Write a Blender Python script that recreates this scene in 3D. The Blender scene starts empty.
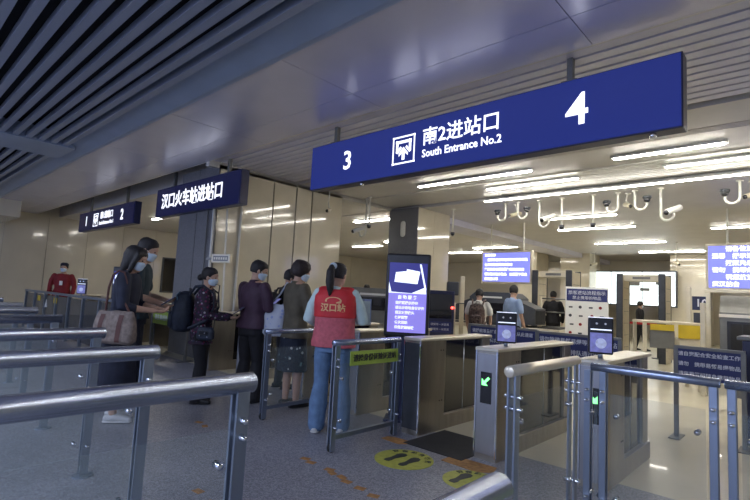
import bpy, bmesh, math, random
from mathutils import Vector, Matrix, noise
from mathutils.bvhtree import BVHTree
random.seed(4)
S = bpy.context.scene
COL = S.collection
PI = math.pi
R = math.radians

# ------------------------------------------------------------------ camera
H = 1.28
yaw, pitch, roll = R(43), R(5.4), math.atan(.052)
f0 = Vector((-math.sin(yaw), math.cos(yaw), 0)); r0 = Vector((math.cos(yaw), math.sin(yaw), 0)); u0 = Vector((0, 0, 1))
fw = f0*math.cos(pitch)+u0*math.sin(pitch); u1 = u0*math.cos(pitch)-f0*math.sin(pitch)
rt = r0*math.cos(roll)+u1*math.sin(roll); up = u1*math.cos(roll)-r0*math.sin(roll)
cd = bpy.data.cameras.new('camera'); cam = bpy.data.objects.new('camera', cd); COL.objects.link(cam)
cd.sensor_width = 36; cd.lens = 36*480/750; cd.clip_start = .02; cd.clip_end = 200
m = Matrix((rt, up, -fw)).transposed().to_4x4(); m.translation = Vector((0, 0, H)); cam.matrix_world = m
S.camera = cam
# ------------------------------------------------------------------ view, world, fill lights
S.view_settings.view_transform = 'Standard'; S.view_settings.look = 'None'
S.view_settings.gamma = 1; S.view_settings.use_curve_mapping = False
S.view_settings.exposure = 0.12
W = bpy.data.worlds.new('world'); S.world = W; W.use_nodes = True
W.node_tree.nodes['Background'].inputs[0].default_value = (.50, .60, .95, 1)
W.node_tree.nodes['Background'].inputs[1].default_value = 1.9

def area(name, loc, rot, sx, sy, power, col):
    l = bpy.data.lights.new(name, 'AREA'); l.shape = 'RECTANGLE'; l.size = sx; l.size_y = sy; l.energy = power; l.color = col
    o = bpy.data.objects.new(name, l); o.location = loc; o.rotation_euler = rot; COL.objects.link(o); return o
# cool fill lights added over the waiting side, unseen, behind and beside the camera
area('waiting_side_fill', (-1.0, -2.6, 3.35), (0, 0, 0), 5, .35, 260, (.72, .80, 1))
area('waiting_side_fill', (-8.0, -2.6, 3.35), (0, 0, 0), 5, .35, 260, (.72, .80, 1))
# ------------------------------------------------------------------ materials
def node_mat(name):
    M = bpy.data.materials.new(name); M.use_nodes = True
    nt = M.node_tree; return M, nt, nt.nodes['Principled BSDF']
def mat(name, c, rough=.5, metal=0., var=.12, scale=8., bump=0., bscale=60., emit=0., ecol=None, alpha=1., trans=0., coat=0., stretch=None, c2=None):
    M, nt, b = node_mat(name); N = nt.nodes; L = nt.links
    tc = N.new('ShaderNodeTexCoord'); mp = N.new('ShaderNodeMapping'); L.new(tc.outputs['Object'], mp.inputs[0])
    if stretch: mp.inputs['Scale'].default_value = stretch
    nz = N.new('ShaderNodeTexNoise'); nz.inputs['Scale'].default_value = scale; nz.inputs['Detail'].default_value = 5
    L.new(mp.outputs[0], nz.inputs[0])
    rp = N.new('ShaderNodeValToRGB'); L.new(nz.outputs[0], rp.inputs[0])
    if c2 is None: lo = [max(0, x*(1-var)) for x in c]; hi = [min(1, x*(1+var)) for x in c]
    else: lo, hi = c, c2
    rp.color_ramp.elements[0].color = (*lo, 1); rp.color_ramp.elements[1].color = (*hi, 1)
    rp.color_ramp.elements[0].position = .35; rp.color_ramp.elements[1].position = .65
    L.new(rp.outputs[0], b.inputs['Base Color'])
    b.inputs['Roughness'].default_value = rough; b.inputs['Metallic'].default_value = metal
    b.inputs['Alpha'].default_value = alpha; b.inputs['Transmission Weight'].default_value = trans
    b.inputs['Coat Weight'].default_value = coat
    if bump:
        n2 = N.new('ShaderNodeTexNoise'); n2.inputs['Scale'].default_value = bscale; L.new(mp.outputs[0], n2.inputs[0])
        bp = N.new('ShaderNodeBump'); bp.inputs['Strength'].default_value = bump; bp.inputs['Distance'].default_value = .01
        L.new(n2.outputs[0], bp.inputs['Height']); L.new(bp.outputs[0], b.inputs['Normal'])
    if emit:
        b.inputs['Emission Color'].default_value = (*(ecol or c), 1); b.inputs['Emission Strength'].default_value = emit
    return M
def speckle(name, base, dots, scale, rough, coat=0., big=.12):
    M, nt, b = node_mat(name); N = nt.nodes; L = nt.links
    tc = N.new('ShaderNodeTexCoord')
    v = N.new('ShaderNodeTexVoronoi'); v.inputs['Scale'].default_value = scale; L.new(tc.outputs['Object'], v.inputs[0])
    rp = N.new('ShaderNodeValToRGB'); L.new(v.outputs['Color'], rp.inputs[0])
    e = rp.color_ramp.elements; e[0].position = .2; e[0].color = (*dots[0], 1); e[1].position = .8; e[1].color = (*dots[1], 1)
    x = rp.color_ramp.elements.new(.5); x.color = (*base, 1)
    nz = N.new('ShaderNodeTexNoise'); nz.inputs['Scale'].default_value = 1.3; nz.inputs['Detail'].default_value = 6; L.new(tc.outputs['Object'], nz.inputs[0])
    mr = N.new('ShaderNodeMapRange'); mr.inputs[1].default_value = .3; mr.inputs[2].default_value = .7; mr.inputs[3].default_value = 1-big; mr.inputs[4].default_value = 1+big
    L.new(nz.outputs[0], mr.inputs[0])
    mx = N.new('ShaderNodeVectorMath'); mx.operation = 'SCALE'; L.new(rp.outputs[0], mx.inputs[0]); L.new(mr.outputs[0], mx.inputs['Scale'])
    L.new(mx.outputs[0], b.inputs['Base Color'])
    b.inputs['Roughness'].default_value = rough; b.inputs['Coat Weight'].default_value = coat
    return M
def pattern(name, base, cols, scale, thr, rough=.8):
    """cloth print: coloured flecks of a random palette on a base colour"""
    M, nt, b = node_mat(name); N = nt.nodes; L = nt.links
    tc = N.new('ShaderNodeTexCoord')
    v = N.new('ShaderNodeTexVoronoi'); v.inputs['Scale'].default_value = scale; L.new(tc.outputs['Object'], v.inputs[0])
    sp = N.new('ShaderNodeSeparateColor'); L.new(v.outputs['Color'], sp.inputs[0])
    rp = N.new('ShaderNodeValToRGB'); rp.color_ramp.interpolation = 'CONSTANT'; L.new(sp.outputs[0], rp.inputs[0])
    rp.color_ramp.elements[0].color = (*cols[0], 1); rp.color_ramp.elements[0].position = 0
    rp.color_ramp.elements[1].color = (*cols[-1], 1); rp.color_ramp.elements[1].position = 1-1/len(cols)
    for i, c in enumerate(cols[1:-1]):
        e = rp.color_ramp.elements.new((i+1)/len(cols)); e.color = (*c, 1)
    ls = N.new('ShaderNodeMath'); ls.operation = 'LESS_THAN'; ls.inputs[1].default_value = thr; L.new(v.outputs['Distance'], ls.inputs[0])
    mx = N.new('ShaderNodeMix'); mx.data_type = 'RGBA'; L.new(ls.outputs[0], mx.inputs[0])
    mx.inputs[6].default_value = (*base, 1); L.new(rp.outputs[0], mx.inputs[7]); L.new(mx.outputs[2], b.inputs['Base Color'])
    b.inputs['Roughness'].default_value = rough
    return M
def glass(name, c, alpha, rough=.05):
    M = mat(name, c, rough, var=.03, alpha=alpha); M.node_tree.nodes['Principled BSDF'].inputs['Specular IOR Level'].default_value = .8
    return M

MT = dict(
 floor=speckle('granite_floor', (.23, .235, .275), ((.14, .145, .175), (.34, .345, .39)), 120, .42),
 floor_in=mat('marble_floor', (.60, .555, .42), .30, var=.05, scale=2.5, coat=.15),
 marble=mat('beige_marble', (.67, .615, .48), .08, var=.05, scale=2.2, coat=.3),
 greystone=speckle('grey_granite', (.17, .17, .18), ((.11, .11, .12), (.24, .24, .25)), 160, .3, .1, .08),
 farwall=mat('polished_stone_wall', (.62, .57, .46), .10, var=.04, scale=1.2, coat=.3),
 ceil=mat('ceiling_board', (.56, .54, .52), .45, var=.04, scale=2),
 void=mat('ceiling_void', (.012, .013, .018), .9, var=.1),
 slat=mat('slat_grey', (.33, .37, .47), .38, .25, var=.05, scale=3, stretch=(.2, 1, 1)),
 slat2=mat('slat_lilac', (.66, .65, .74), .35, .1, var=.04, scale=3, stretch=(.2, 1, 1)),
 slat3=mat('slat_pale', (.62, .60, .56), .35, .1, var=.04, scale=3, stretch=(.2, 1, 1)),
 beam=mat('aluminium_panel', (.70, .69, .79), .26, .3, var=.03, scale=2),
 fascia=mat('blue_fascia', (.33, .40, .52), .4, .2, var=.05, scale=2),
 steel=mat('brushed_steel', (.40, .46, .60), .27, .85, var=.015, scale=20, stretch=(1, .1, 1)),
 steelp=mat('post_steel', (.30, .35, .44), .32, .85, var=.06, scale=18, stretch=(1, 1, .1)),
 cab=mat('gate_steel', (.40, .37, .32), .30, .85, var=.10, scale=14, stretch=(1, 1, .15)),
 cabf=mat('gate_front_steel', (.36, .36, .38), .33, .75, var=.05, scale=14, stretch=(1, 1, .15)),
 edge=mat('polished_edge', (.72, .76, .85), .15, .95, var=.03),
 cream=mat('cream_metal', (.66, .60, .46), .35, .2, var=.05),
 creaml=mat('cream_cap', (.72, .66, .54), .3, .4, var=.05),
 black=mat('black_plastic', (.016, .017, .022), .3, var=.2),
 blackglass=mat('black_glass', (.012, .012, .016), .07, var=.1, coat=.5),
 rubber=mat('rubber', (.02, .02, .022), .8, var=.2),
 chrome=mat('chrome', (.75, .78, .82), .12, 1., var=.03),
 glass=glass('clear_glass', (.40, .50, .52), .10),
 navy=mat('navy_board', (.022, .030, .14), .45, var=.08),
 navydark=mat('navy_cabinet', (.02, .025, .075), .4, var=.1),
 white=mat('white_plastic', (.75, .75, .72), .4, var=.03),
 whitepole=mat('white_pole', (.78, .77, .70), .4, var=.04),
 letter=mat('white_print', (.7, .72, .8), .5, var=.02),
 darkgrey=mat('dark_grey_metal', (.06, .065, .075), .4, .3, var=.1),
 midgrey=mat('mid_grey_metal', (.19, .19, .18), .4, .3, var=.08),
 yellow=mat('yellow_print', (.62, .45, .03), .5, var=.06),
 orange=mat('orange_tape', (.38, .19, .06), .7, var=.25, scale=25),
 disc=mat('yellow_disc', (.42, .42, .07), .55, var=.12, scale=20),
 ink=mat('black_ink', (.03, .035, .03), .6, var=.2),
 green=mat('green_board', (.36, .50, .08), .5, var=.06),
 signface=mat('sign_face', (.01, .02, .14), .25, var=.02, emit=.13, ecol=(.10, .16, 1)),
 signdim=mat('sign_face_dim', (.01, .012, .06), .25, var=.02, emit=.03, ecol=(.08, .10, .6)),
 signtext=mat('sign_letter', (.9, .9, .95), .4, var=.01, emit=1.15, ecol=(.93, .95, 1)),
 tube=mat('lamp_tube', (1, 1, 1), .4, var=0, emit=42, ecol=(1, .95, .86)),
 tubew=mat('lamp_tube_cool', (1, 1, 1), .4, var=0, emit=7, ecol=(1, .95, .84)),
 led=mat('led_blue', (.1, .12, .5), .4, var=.03, emit=.85, ecol=(.28, .30, .95)),
 ledtext=mat('led_text', (1, 1, 1), .4, var=.02, emit=1.6, ecol=(.86, .92, 1)),
 screenw=mat('screen_white', (1, 1, 1), .4, var=.02, emit=1.3, ecol=(.80, .95, 1)),
 kiosk=mat('kiosk_screen', (.2, .15, .6), .2, var=.03, emit=.62, ecol=(.34, .30, .90)),
 kioskdark=mat('kiosk_art', (.03, .03, .2), .2, var=.03, emit=.22, ecol=(.12, .12, .7)),
 kioskwhite=mat('kiosk_white', (1, 1, 1), .3, var=.02, emit=1.1, ecol=(.72, .80, 1)),
 greenled=mat('green_led', (.1, .8, .2), .4, var=.02, emit=2.2, ecol=(.22, 1, .30)),
 redled=mat('red_led', (.9, .05, .02), .4, var=.02, emit=9, ecol=(1, .05, .04)),
 smoked=glass('smoked_glass', (.05, .055, .065), .72),
 readerface=mat('reader_face', (.4, .45, .6), .3, var=.3, scale=40, emit=.3, ecol=(.6, .65, 1)),
 readerscr=mat('reader_screen', (.1, .1, .3), .3, var=.4, scale=25, emit=.35, ecol=(.30, .32, .75)),
 skin=mat('skin', (.50, .31, .22), .5, var=.06, scale=12),
 hair=mat('black_hair', (.012, .010, .011), .62, var=.3, scale=60, bump=.3, bscale=120),
 hairb=mat('brown_black_hair', (.022, .013, .012), .62, var=.3, scale=60, bump=.3, bscale=120),
 mask=mat('mask_blue', (.55, .68, .80), .8, var=.03),
 eye=mat('eye_dark', (.01, .008, .008), .2, var=.1),
 red=mat('vest_red', (.58, .022, .030), .6, var=.08, scale=10, bump=.2, bscale=30),
 redmesh=mat('vest_mesh', (.50, .10, .13), .65, var=.12, scale=30, bump=.3, bscale=200),
 gold=mat('vest_print', (.75, .45, .20), .5, var=.05),
 mint=mat('mint_cloth', (.52, .66, .66), .8, var=.06, scale=10, bump=.2, bscale=25),
 jeans=mat('denim', (.11, .19, .33), .85, var=.18, scale=12, bump=.3, bscale=40),
 olive=mat('olive_cloth', (.090, .076, .050), .75, var=.15, scale=10, bump=.3, bscale=25),
 plum=mat('plum_cloth', (.050, .022, .045), .7, var=.15, scale=10, bump=.3, bscale=25),
 blackcloth=mat('black_cloth', (.010, .010, .014), .8, var=.2, scale=10, bump=.3, bscale=30),
 navycloth=mat('navy_cloth', (.012, .016, .035), .8, var=.2, scale=10, bump=.3, bscale=30),
 teal=mat('teal_cloth', (.020, .040, .055), .8, var=.15, scale=10, bump=.3, bscale=30),
 greycloth=mat('grey_cloth', (.09, .095, .11), .85, var=.15, scale=10, bump=.3, bscale=30),
 whitecloth=mat('white_cloth', (.62, .62, .60), .8, var=.06, scale=10, bump=.2, bscale=30),
 bluecloth=mat('blue_cloth', (.28, .38, .58), .8, var=.06, scale=10, bump=.2, bscale=30),
 maroon=mat('maroon_cloth', (.22, .012, .016), .75, var=.1, scale=10, bump=.2, bscale=30),
 floral=pattern('floral_print', (.025, .015, .030), ((.16, .02, .07), (.03, .02, .05), (.30, .28, .33), (.09, .02, .10), (.02, .03, .06)), 32, .42),
 dots=pattern('dot_print', (.010, .016, .034), ((.45, .47, .45), (.12, .20, .22), (.02, .03, .05), (.02, .03, .05), (.02, .03, .05)), 16, .26),
 bagtan=mat('tote_canvas', (.20, .16, .14), .8, var=.25, scale=30),
 bagstripe=mat('tote_stripe', (.09, .035, .03), .7, var=.1),
 bagwhite=pattern('white_bag_print', (.48, .52, .62), ((.30, .36, .60), (.50, .54, .62), (.45, .5, .6)), 18, .3),
 packnavy=mat('navy_pack', (.016, .024, .045), .6, var=.25, scale=30),
 packbrown=pattern('brown_pack', (.09, .06, .05), ((.03, .02, .02), (.14, .10, .09), (.06, .03, .03)), 22, .45),
 packtrim=mat('pack_trim', (.12, .22, .30), .5, var=.1),
 shoe=mat('dark_shoe', (.012, .012, .014), .5, var=.2),
 shoew=mat('pale_shoe', (.55, .56, .58), .5, var=.05),
 sole=mat('white_sole', (.6, .6, .6), .6, var=.05),
)
# ------------------------------------------------------------------ mesh helpers
WS = bpy.data.scenes.new('bench')          # a bare scene where modifiers and lettering are evaluated quickly
def evaluated(o):
    WS.collection.objects.link(o); vl = WS.view_layers[0]; vl.update(); dg = vl.depsgraph
    me = bpy.data.meshes.new_from_object(o.evaluated_get(dg), depsgraph=dg)
    bpy.data.objects.remove(o); return me
def bx(bm, c, s, rot=None, bev=0.):
    """box centre c, full size s"""
    r = bmesh.ops.create_cube(bm, size=1)
    M = Matrix.Translation(c) @ (rot.to_4x4() if rot is not None else Matrix()) @ Matrix.Diagonal((*s, 1))
    bmesh.ops.transform(bm, matrix=M, verts=r['verts'])
    if bev:
        es = list({e for v in r['verts'] for e in v.link_edges})
        bmesh.ops.bevel(bm, geom=es, offset=bev, segments=2, affect='EDGES', profile=.5)
def bb(bm, x0, x1, y0, y1, z0, z1, bev=0.):
    bx(bm, ((x0+x1)/2, (y0+y1)/2, (z0+z1)/2), (abs(x1-x0), abs(y1-y0), abs(z1-z0)), None, bev)
def frame_of(d):
    d = d.normalized(); a = Vector((0, 0, 1)) if abs(d.z) < .9 else Vector((1, 0, 0))
    s = d.cross(a).normalized(); return s, s.cross(d).normalized()
def tube(bm, pts, rs, seg=12, flat=None, caps=True):
    """loft along pts; rs radii; flat=(axis vector, factor) squeezes the ring along an axis"""
    pts = [Vector(p) for p in pts]
    if not hasattr(rs, '__len__'): rs = [rs]*len(pts)
    P = []; Q = []
    if caps:
        d0 = (pts[0]-pts[1]).normalized(); d1 = (pts[-1]-pts[-2]).normalized()
        P = [pts[0]+d0*rs[0]*.85, pts[0]+d0*rs[0]*.5]+pts+[pts[-1]+d1*rs[-1]*.5, pts[-1]+d1*rs[-1]*.85]
        Q = [rs[0]*.35, rs[0]*.82]+list(rs)+[rs[-1]*.82, rs[-1]*.35]
    else: P, Q = pts, list(rs)
    rings = []; s = None
    for i, p in enumerate(P):
        d = (P[min(i+1, len(P)-1)]-P[max(i-1, 0)]).normalized()
        if s is None: s, t = frame_of(d)
        else:
            s = (s-d*s.dot(d)).normalized(); t = s.cross(d).normalized()
        vs = []
        for k in range(seg):
            a = 2*PI*k/seg; o = s*math.cos(a)*Q[i]+t*math.sin(a)*Q[i]
            if flat: ax = flat[0].normalized(); o -= ax*o.dot(ax)*(1-flat[1])
            vs.append(bm.verts.new(p+o))
        rings.append(vs)
    for a, b in zip(rings, rings[1:]):
        for k in range(seg): bm.faces.new((a[k], a[(k+1) % seg], b[(k+1) % seg], b[k]))
    bm.faces.new(rings[0][::-1]); bm.faces.new(rings[-1])
def cyl(bm, a, b, r, seg=16): tube(bm, [a, b], [r, r], seg, caps=False)
def rings(bm, rr, seg=20, p=2.3):
    """horizontal superellipse rings (cx,cy,z,rx,ry)"""
    L = []
    for cx, cy, z, rx, ry in rr:
        vs = []
        for k in range(seg):
            a = 2*PI*k/seg; c, s_ = math.cos(a), math.sin(a)
            vs.append(bm.verts.new((cx+rx*math.copysign(abs(c)**(2/p), c), cy+ry*math.copysign(abs(s_)**(2/p), s_), z)))
        L.append(vs)
    for a, b in zip(L, L[1:]):
        for k in range(seg): bm.faces.new((a[k], a[(k+1) % seg], b[(k+1) % seg], b[k]))
    bm.faces.new(L[0][::-1]); bm.faces.new(L[-1])
def ball(bm, c, r, seg=16):
    q = bmesh.ops.create_uvsphere(bm, u_segments=seg, v_segments=max(6, seg*2//3), radius=1)
    bmesh.ops.transform(bm, matrix=Matrix.Translation(c) @ Matrix.Diagonal((*(r if hasattr(r, '__len__') else (r, r, r)), 1)), verts=q['verts'])
def prism(bm, poly, plane, d0, d1):
    """extrude a polygon; plane 'xz' extrudes in y, 'yz' in x, 'xy' in z"""
    def V(p, d): return {'xz': (p[0], d, p[1]), 'yz': (d, p[0], p[1]), 'xy': (p[0], p[1], d)}[plane]
    a = [bm.verts.new(V(p, d0)) for p in poly]; b = [bm.verts.new(V(p, d1)) for p in poly]
    n = len(poly); bm.faces.new(a); bm.faces.new(b[::-1])
    for i in range(n): bm.faces.new((a[i], b[i], b[(i+1) % n], a[(i+1) % n]))
def obj(name, bm, mt, parent=None, smooth=False, loc=None, rz=0):
    bmesh.ops.recalc_face_normals(bm, faces=bm.faces)
    me = bpy.data.meshes.new(name); bm.to_mesh(me); bm.free()
    return mobj(name, me, mt, parent, smooth, loc, rz)
def mobj(name, me, mt, parent=None, smooth=False, loc=None, rz=0):
    me.materials.clear(); me.materials.append(MT[mt] if isinstance(mt, str) else mt)
    if smooth: me.polygons.foreach_set('use_smooth', [True]*len(me.polygons))
    o = bpy.data.objects.new(name, me); COL.objects.link(o)
    if parent: o.parent = parent
    if loc: o.location = loc
    if rz: o.rotation_euler.z = rz
    return o
def nb(): return bmesh.new()
def box_obj(name, x0, x1, y0, y1, z0, z1, mt, parent=None, bev=0.):
    b = nb(); bb(b, x0, x1, y0, y1, z0, z1, bev); return obj(name, b, mt, parent)
def tag(o, label=None, cat=None, group=None, kind=None):
    if label: o['label'] = label
    if cat: o['category'] = cat
    if group: o['group'] = group
    if kind: o['kind'] = kind
    return o
def thing(name, label, cat, loc=(0, 0, 0), rz=0, group=None):
    o = bpy.data.objects.new(name, None); o.empty_display_size = .1; COL.objects.link(o)
    o.location = loc; o.rotation_euler.z = rz
    return tag(o, label, cat, group)
def struct(o): o['kind'] = 'structure'; return o
def copy_tree(o, parent=None):
    c = o.copy(); COL.objects.link(c); c.parent = parent
    for ch in list(o.children): copy_tree(ch, c)
    return c
def text(name, s, size, mt, loc, parent=None, rot=(PI/2, 0, 0), bold=0., ext=.002, align='CENTER', sx=1., spacing=1., res=2):
    c = bpy.data.curves.new(name, 'FONT'); c.body = s; c.size = size; c.align_x = align; c.align_y = 'CENTER'
    c.offset = bold; c.extrude = ext; c.resolution_u = res; c.space_character = spacing; c.space_line = .95
    o = bpy.data.objects.new(name, c); me = evaluated(o); me.transform(Matrix.Diagonal((sx, 1, 1, 1)))
    t = mobj(name, me, mt, parent); t.location = loc; t.rotation_euler = rot
    return t

# ------------------------------------------------------------------ THE SETTING
struct(box_obj('floor', -22, 5, -9, 3.95, -.1, 0, 'floor'))
fin = struct(box_obj('floor_inner', -22, 5, 3.95, 26, -.1, 0, 'floor_in'))
struct(box_obj('wall_left', -20.3, -20, -9, 26, 0, 3.9, 'farwall'))
wl = bpy.data.objects['wall_left']
for k, y in enumerate([3.2+1.25*i for i in range(14)]):      # dark joints stand between polished panels
    box_obj('wall_panel', -20, -19.97, y+.012, y+1.238, .12, 3.42, 'farwall', wl)
struct(box_obj('wall_back', -22, 5, 24, 24.3, 0, 3.9, 'farwall'))
struct(box_obj('wall_right', 4.2, 4.5, -9, 24, 0, 3.9, 'farwall'))
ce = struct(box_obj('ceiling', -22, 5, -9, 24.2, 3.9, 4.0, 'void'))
struct(box_obj('ceiling_lower', -20, 4.5, 9.15, 24, 3.45, 3.85, 'ceil'))
struct(box_obj('ceiling_side', -20, -7.9, 4.75, 9.15, 3.47, 3.85, 'ceil'))
struct(box_obj('ceiling_strip', -7.9, 4.5, 6.05, 6.75, 3.50, 3.85, 'ceil'))
struct(box_obj('ceiling_board', -7.9, 4.5, 7.0, 7.95, 3.52, 3.85, 'ceil'))
struct(box_obj('ceiling_backing', -7.9, 4.5, 4.08, 9.15, 3.64, 3.70, 'slat2'))  # pale board added above the slats so the void between them looks lit
struct(box_obj('trim_1', -20, 4.5, 4.05, 4.08, 3.50, 3.9, 'slat3'))
# front slats over the waiting side, each one a piece
def slats(name, x0, x1, ys, z0, z1, th, mt, parent):
    me = None
    for y in ys:
        if me is None:
            b = nb(); bb(b, x0, x1, -th/2, th/2, z0, z1); o = obj(name, b, mt, parent); me = o.data
        else:
            o = bpy.data.objects.new(name, me); COL.objects.link(o); o.parent = parent
        o.location.y = y
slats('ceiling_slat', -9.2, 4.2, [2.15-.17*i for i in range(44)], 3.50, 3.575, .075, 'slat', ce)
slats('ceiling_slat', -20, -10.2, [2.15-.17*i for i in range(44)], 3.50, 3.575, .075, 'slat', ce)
struct(box_obj('trim_2', -10.2, -9.2, -9, 2.3, 3.48, 3.72, 'fascia'))
slats('inner_slat', -7.88, 4.2, [4.17+.155*i for i in range(12)], 3.52, 3.60, .118, 'slat2', ce)
slats('inner_slat', -7.88, 4.2, [6.8+.05*i for i in range(4)], 3.50, 3.58, .028, 'slat3', ce)
slats('inner_slat', -7.88, 4.2, [8.0+.11*i for i in range(10)], 3.50, 3.58, .085, 'slat3', ce)
# edge trims of the slat field
struct(box_obj('trim_3', -8.02, -7.9, 4.05, 9.15, 3.42, 3.6, 'slat3'))
# bulkhead beam of aluminium panels
bp = nb(); bb(bp, -20, 4.3, 2.56, 4.02, 3.52, 3.9); bo = struct(obj('ceiling_beam', bp, 'fascia'))
xs = [-20]+[-1.37-2.4*i for i in range(7, -1, -1)]+[1.03, 3.43, 4.3]
for a, b_ in zip(xs, xs[1:]):
    box_obj('beam_panel', a+.004, b_-.004, 2.55, 3.536, 3.50, 3.52, 'beam', bo)
    box_obj('beam_panel', a+.004, b_-.004, 3.544, 4.05, 3.50, 3.52, 'beam', bo)
b = nb(); prism(b, [(2.22, 3.60), (2.22, 3.56), (2.50, 3.485), (2.56, 3.485), (2.56, 3.9), (2.22, 3.9)], 'yz', -20, 4.3)
struct(obj('trim_4', b, 'fascia'))
# polished marble wall block between the entrances, clad panel by panel
wb = struct(box_obj('wall_entrance', -9.3, -7.93, 4.29, 7.28, 0, 3.5, 'void'))
for (a, c) in ((4.27, 5.44), (5.47, 6.0), (6.03, 6.42), (6.45, 7.30)):
    box_obj('marble_panel', -7.93, -7.90, a, c, 0, 3.49, 'marble', wb)
for (a, c) in ((-9.32, -8.62), (-8.60, -7.90)):
    box_obj('granite_panel', a, c, 4.25, 4.285, 0, 3.49, 'greystone', wb)
def column(name, x0, x1, y0, y1, z1):
    c = struct(box_obj(name, x0+.02, x1-.02, y0+.02, y1-.02, 0, z1, 'void'))
    box_obj('granite_panel', x0, x1-.0, y0, y0+.02, 0, z1, 'greystone', c)
    ym = (y0+y1)/2
    box_obj('marble_panel', x1-.02, x1, y0+.02, ym-.004, 0, z1, 'marble', c)
    box_obj('marble_panel', x1-.02, x1, ym+.004, y1, 0, z1, 'marble', c)
    box_obj('marble_panel', x0, x0+.02, y0+.02, y1, 0, z1, 'marble', c)
    return c
column('column_1', -7.95, -7.04, 9.0, 10.35, 3.45)
for i, (x0, x1, y0, y1) in enumerate(((-9.55, -8.75, 19.4, 20.6), (-8.1, -6.9, 20.3, 21.5), (-4.3, -3.1, 21.6, 23))):
    c = struct(box_obj('column_%d' % (i+2), x0, x1, y0, y1, 0, 3.45, 'marble'))
struct(box_obj('trim_5', -8.0, -7.2, 10.6, 23.9, 3.28, 3.45, 'slat2'))
struct(box_obj('trim_6', -20, -17.2, -9, 3.1, 3.02, 3.5, 'farwall'))

# ------------------------------------------------------------------ CEILING LAMPS
def strip_lamp(x0, x1, y, z, label, w=.06, group='strip lamps along the inner ceiling', mt='tube'):
    t = thing('strip_lamp', label, 'lamp', ((x0+x1)/2, y, z), 0, group); h = (x1-x0)/2
    b = nb(); bb(b, -h-.03, h+.03, -w/2-.02, w/2+.02, -.03, 0, .004); obj('housing', b, 'white', t)
    n = max(1, round((x1-x0)/1.25)); L = (x1-x0)/n
    for k in range(n):
        b = nb(); bb(b, -h+k*L+.01, -h+(k+1)*L-.01, -w/2, w/2, -.048, -.03, .004); obj('tube', b, mt, t)
    return t
strip_lamp(-5.8, -3.46, 7.4, 3.50, 'long white strip lamp below the large entrance sign, left of the pair')
strip_lamp(-2.2, -.85, 7.42, 3.50, 'bright strip lamp under the 4 of the large sign')
strip_lamp(.5, 2.9, 7.42, 3.50, 'strip lamp right of the large sign, in line with the one under the 4')
strip_lamp(-4.75, -3.0, 8.22, 3.49, 'second row strip lamp in the pale slats, left piece', .05)
strip_lamp(-1.7, 2.2, 8.22, 3.49, 'second row strip lamp in the pale slats, right piece', .05)
strip_lamp(-5.3, 3.4, 9.08, 3.46, 'very long strip lamp at the edge where the cameras hang', .05)
strip_lamp(-5.2, -3.4, 11.7, 3.45, 'strip lamp behind the hanging cameras, third row', .09)
strip_lamp(-5.5, -3.5, 13.6, 3.45, 'strip lamp behind the two straight poles, fourth row', .09)
strip_lamp(-5.6, -3.5, 17.0, 3.45, 'strip lamp above the right metal detector', .12)
strip_lamp(-5.0, -1.5, 20.0, 3.449, 'strip lamp high in front of the far white screen', .12)
strip_lamp(-10.4, -8.3, 17.1, 3.45, 'strip lamp above the middle blue text screen', .12)
strip_lamp(-12.6, -10.9, 18.6, 3.45, 'distant strip lamp right of the marble column', .14)
strip_lamp(-10.1, -8.15, 9.9, 3.45, 'wide lamp beside the marble wall end', .16)
strip_lamp(-15.5, -13.8, 15.2, 3.45, 'far lamp low at the end of the marble wall', .16)
strip_lamp(-12.7, -11.5, 14.2, 3.45, 'far lamp left of the granite column', .16)
strip_lamp(-12.2, -10.6, 6.0, 3.47, 'lamp behind the middle station sign', .12)
strip_lamp(-16.4, -14.4, 6.6, 3.47, 'lamp above the sign for gates 1 and 2', .12)
strip_lamp(-2.0, 1.0, 14.6, 3.45, 'strip lamp above the right baggage scanner, nearer', .1)

# ------------------------------------------------------------------ SIGNS
def picto(parent, cx, cz, s, y, mt):
    """station entrance pictogram: rounded frame, open box and arrow up"""
    b = nb(); h = s/2; w = s*.055
    for (x0, x1, z0, z1) in ((-h, h, h-w, h), (-h, h, -h, -h+w), (-h, -h+w, -h, h), (h-w, h, -h, h)): bb(b, cx+x0, cx+x1, y-.003, y, cz+z0, cz+z1)
    obj('pictogram_border', b, mt, parent)
    b = nb(); q = s*.34; w2 = s*.10
    bb(b, cx-q, cx+q, y-.004, y, cz+q-w2, cz+q)
    bb(b, cx-q, cx-q+w2, y-.004, y, cz-s*.08, cz+q); bb(b, cx+q-w2, cx+q, y-.004, y, cz-s*.08, cz+q)
    for sg in (-1, 1):
        prism(b, [(cx+sg*q, cz-s*.08), (cx+sg*s*.14, cz+s*.14), (cx+sg*s*.08, cz+s*.08), (cx+sg*s*.26, cz-s*.12)], 'xz', y-.004, y)
    prism(b, [(cx-s*.2, cz-s*.12), (cx, cz+s*.1), (cx+s*.2, cz-s*.12), (cx+s*.2, cz-s*.22), (cx+s*.06, cz-s*.10), (cx+s*.06, cz-s*.36), (cx-s*.06, cz-s*.36), (cx-s*.06, cz-s*.10), (cx-s*.2, cz-s*.22)], 'xz', y-.006, y-.0005)
    obj('pictogram', b, mt, parent)
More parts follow.
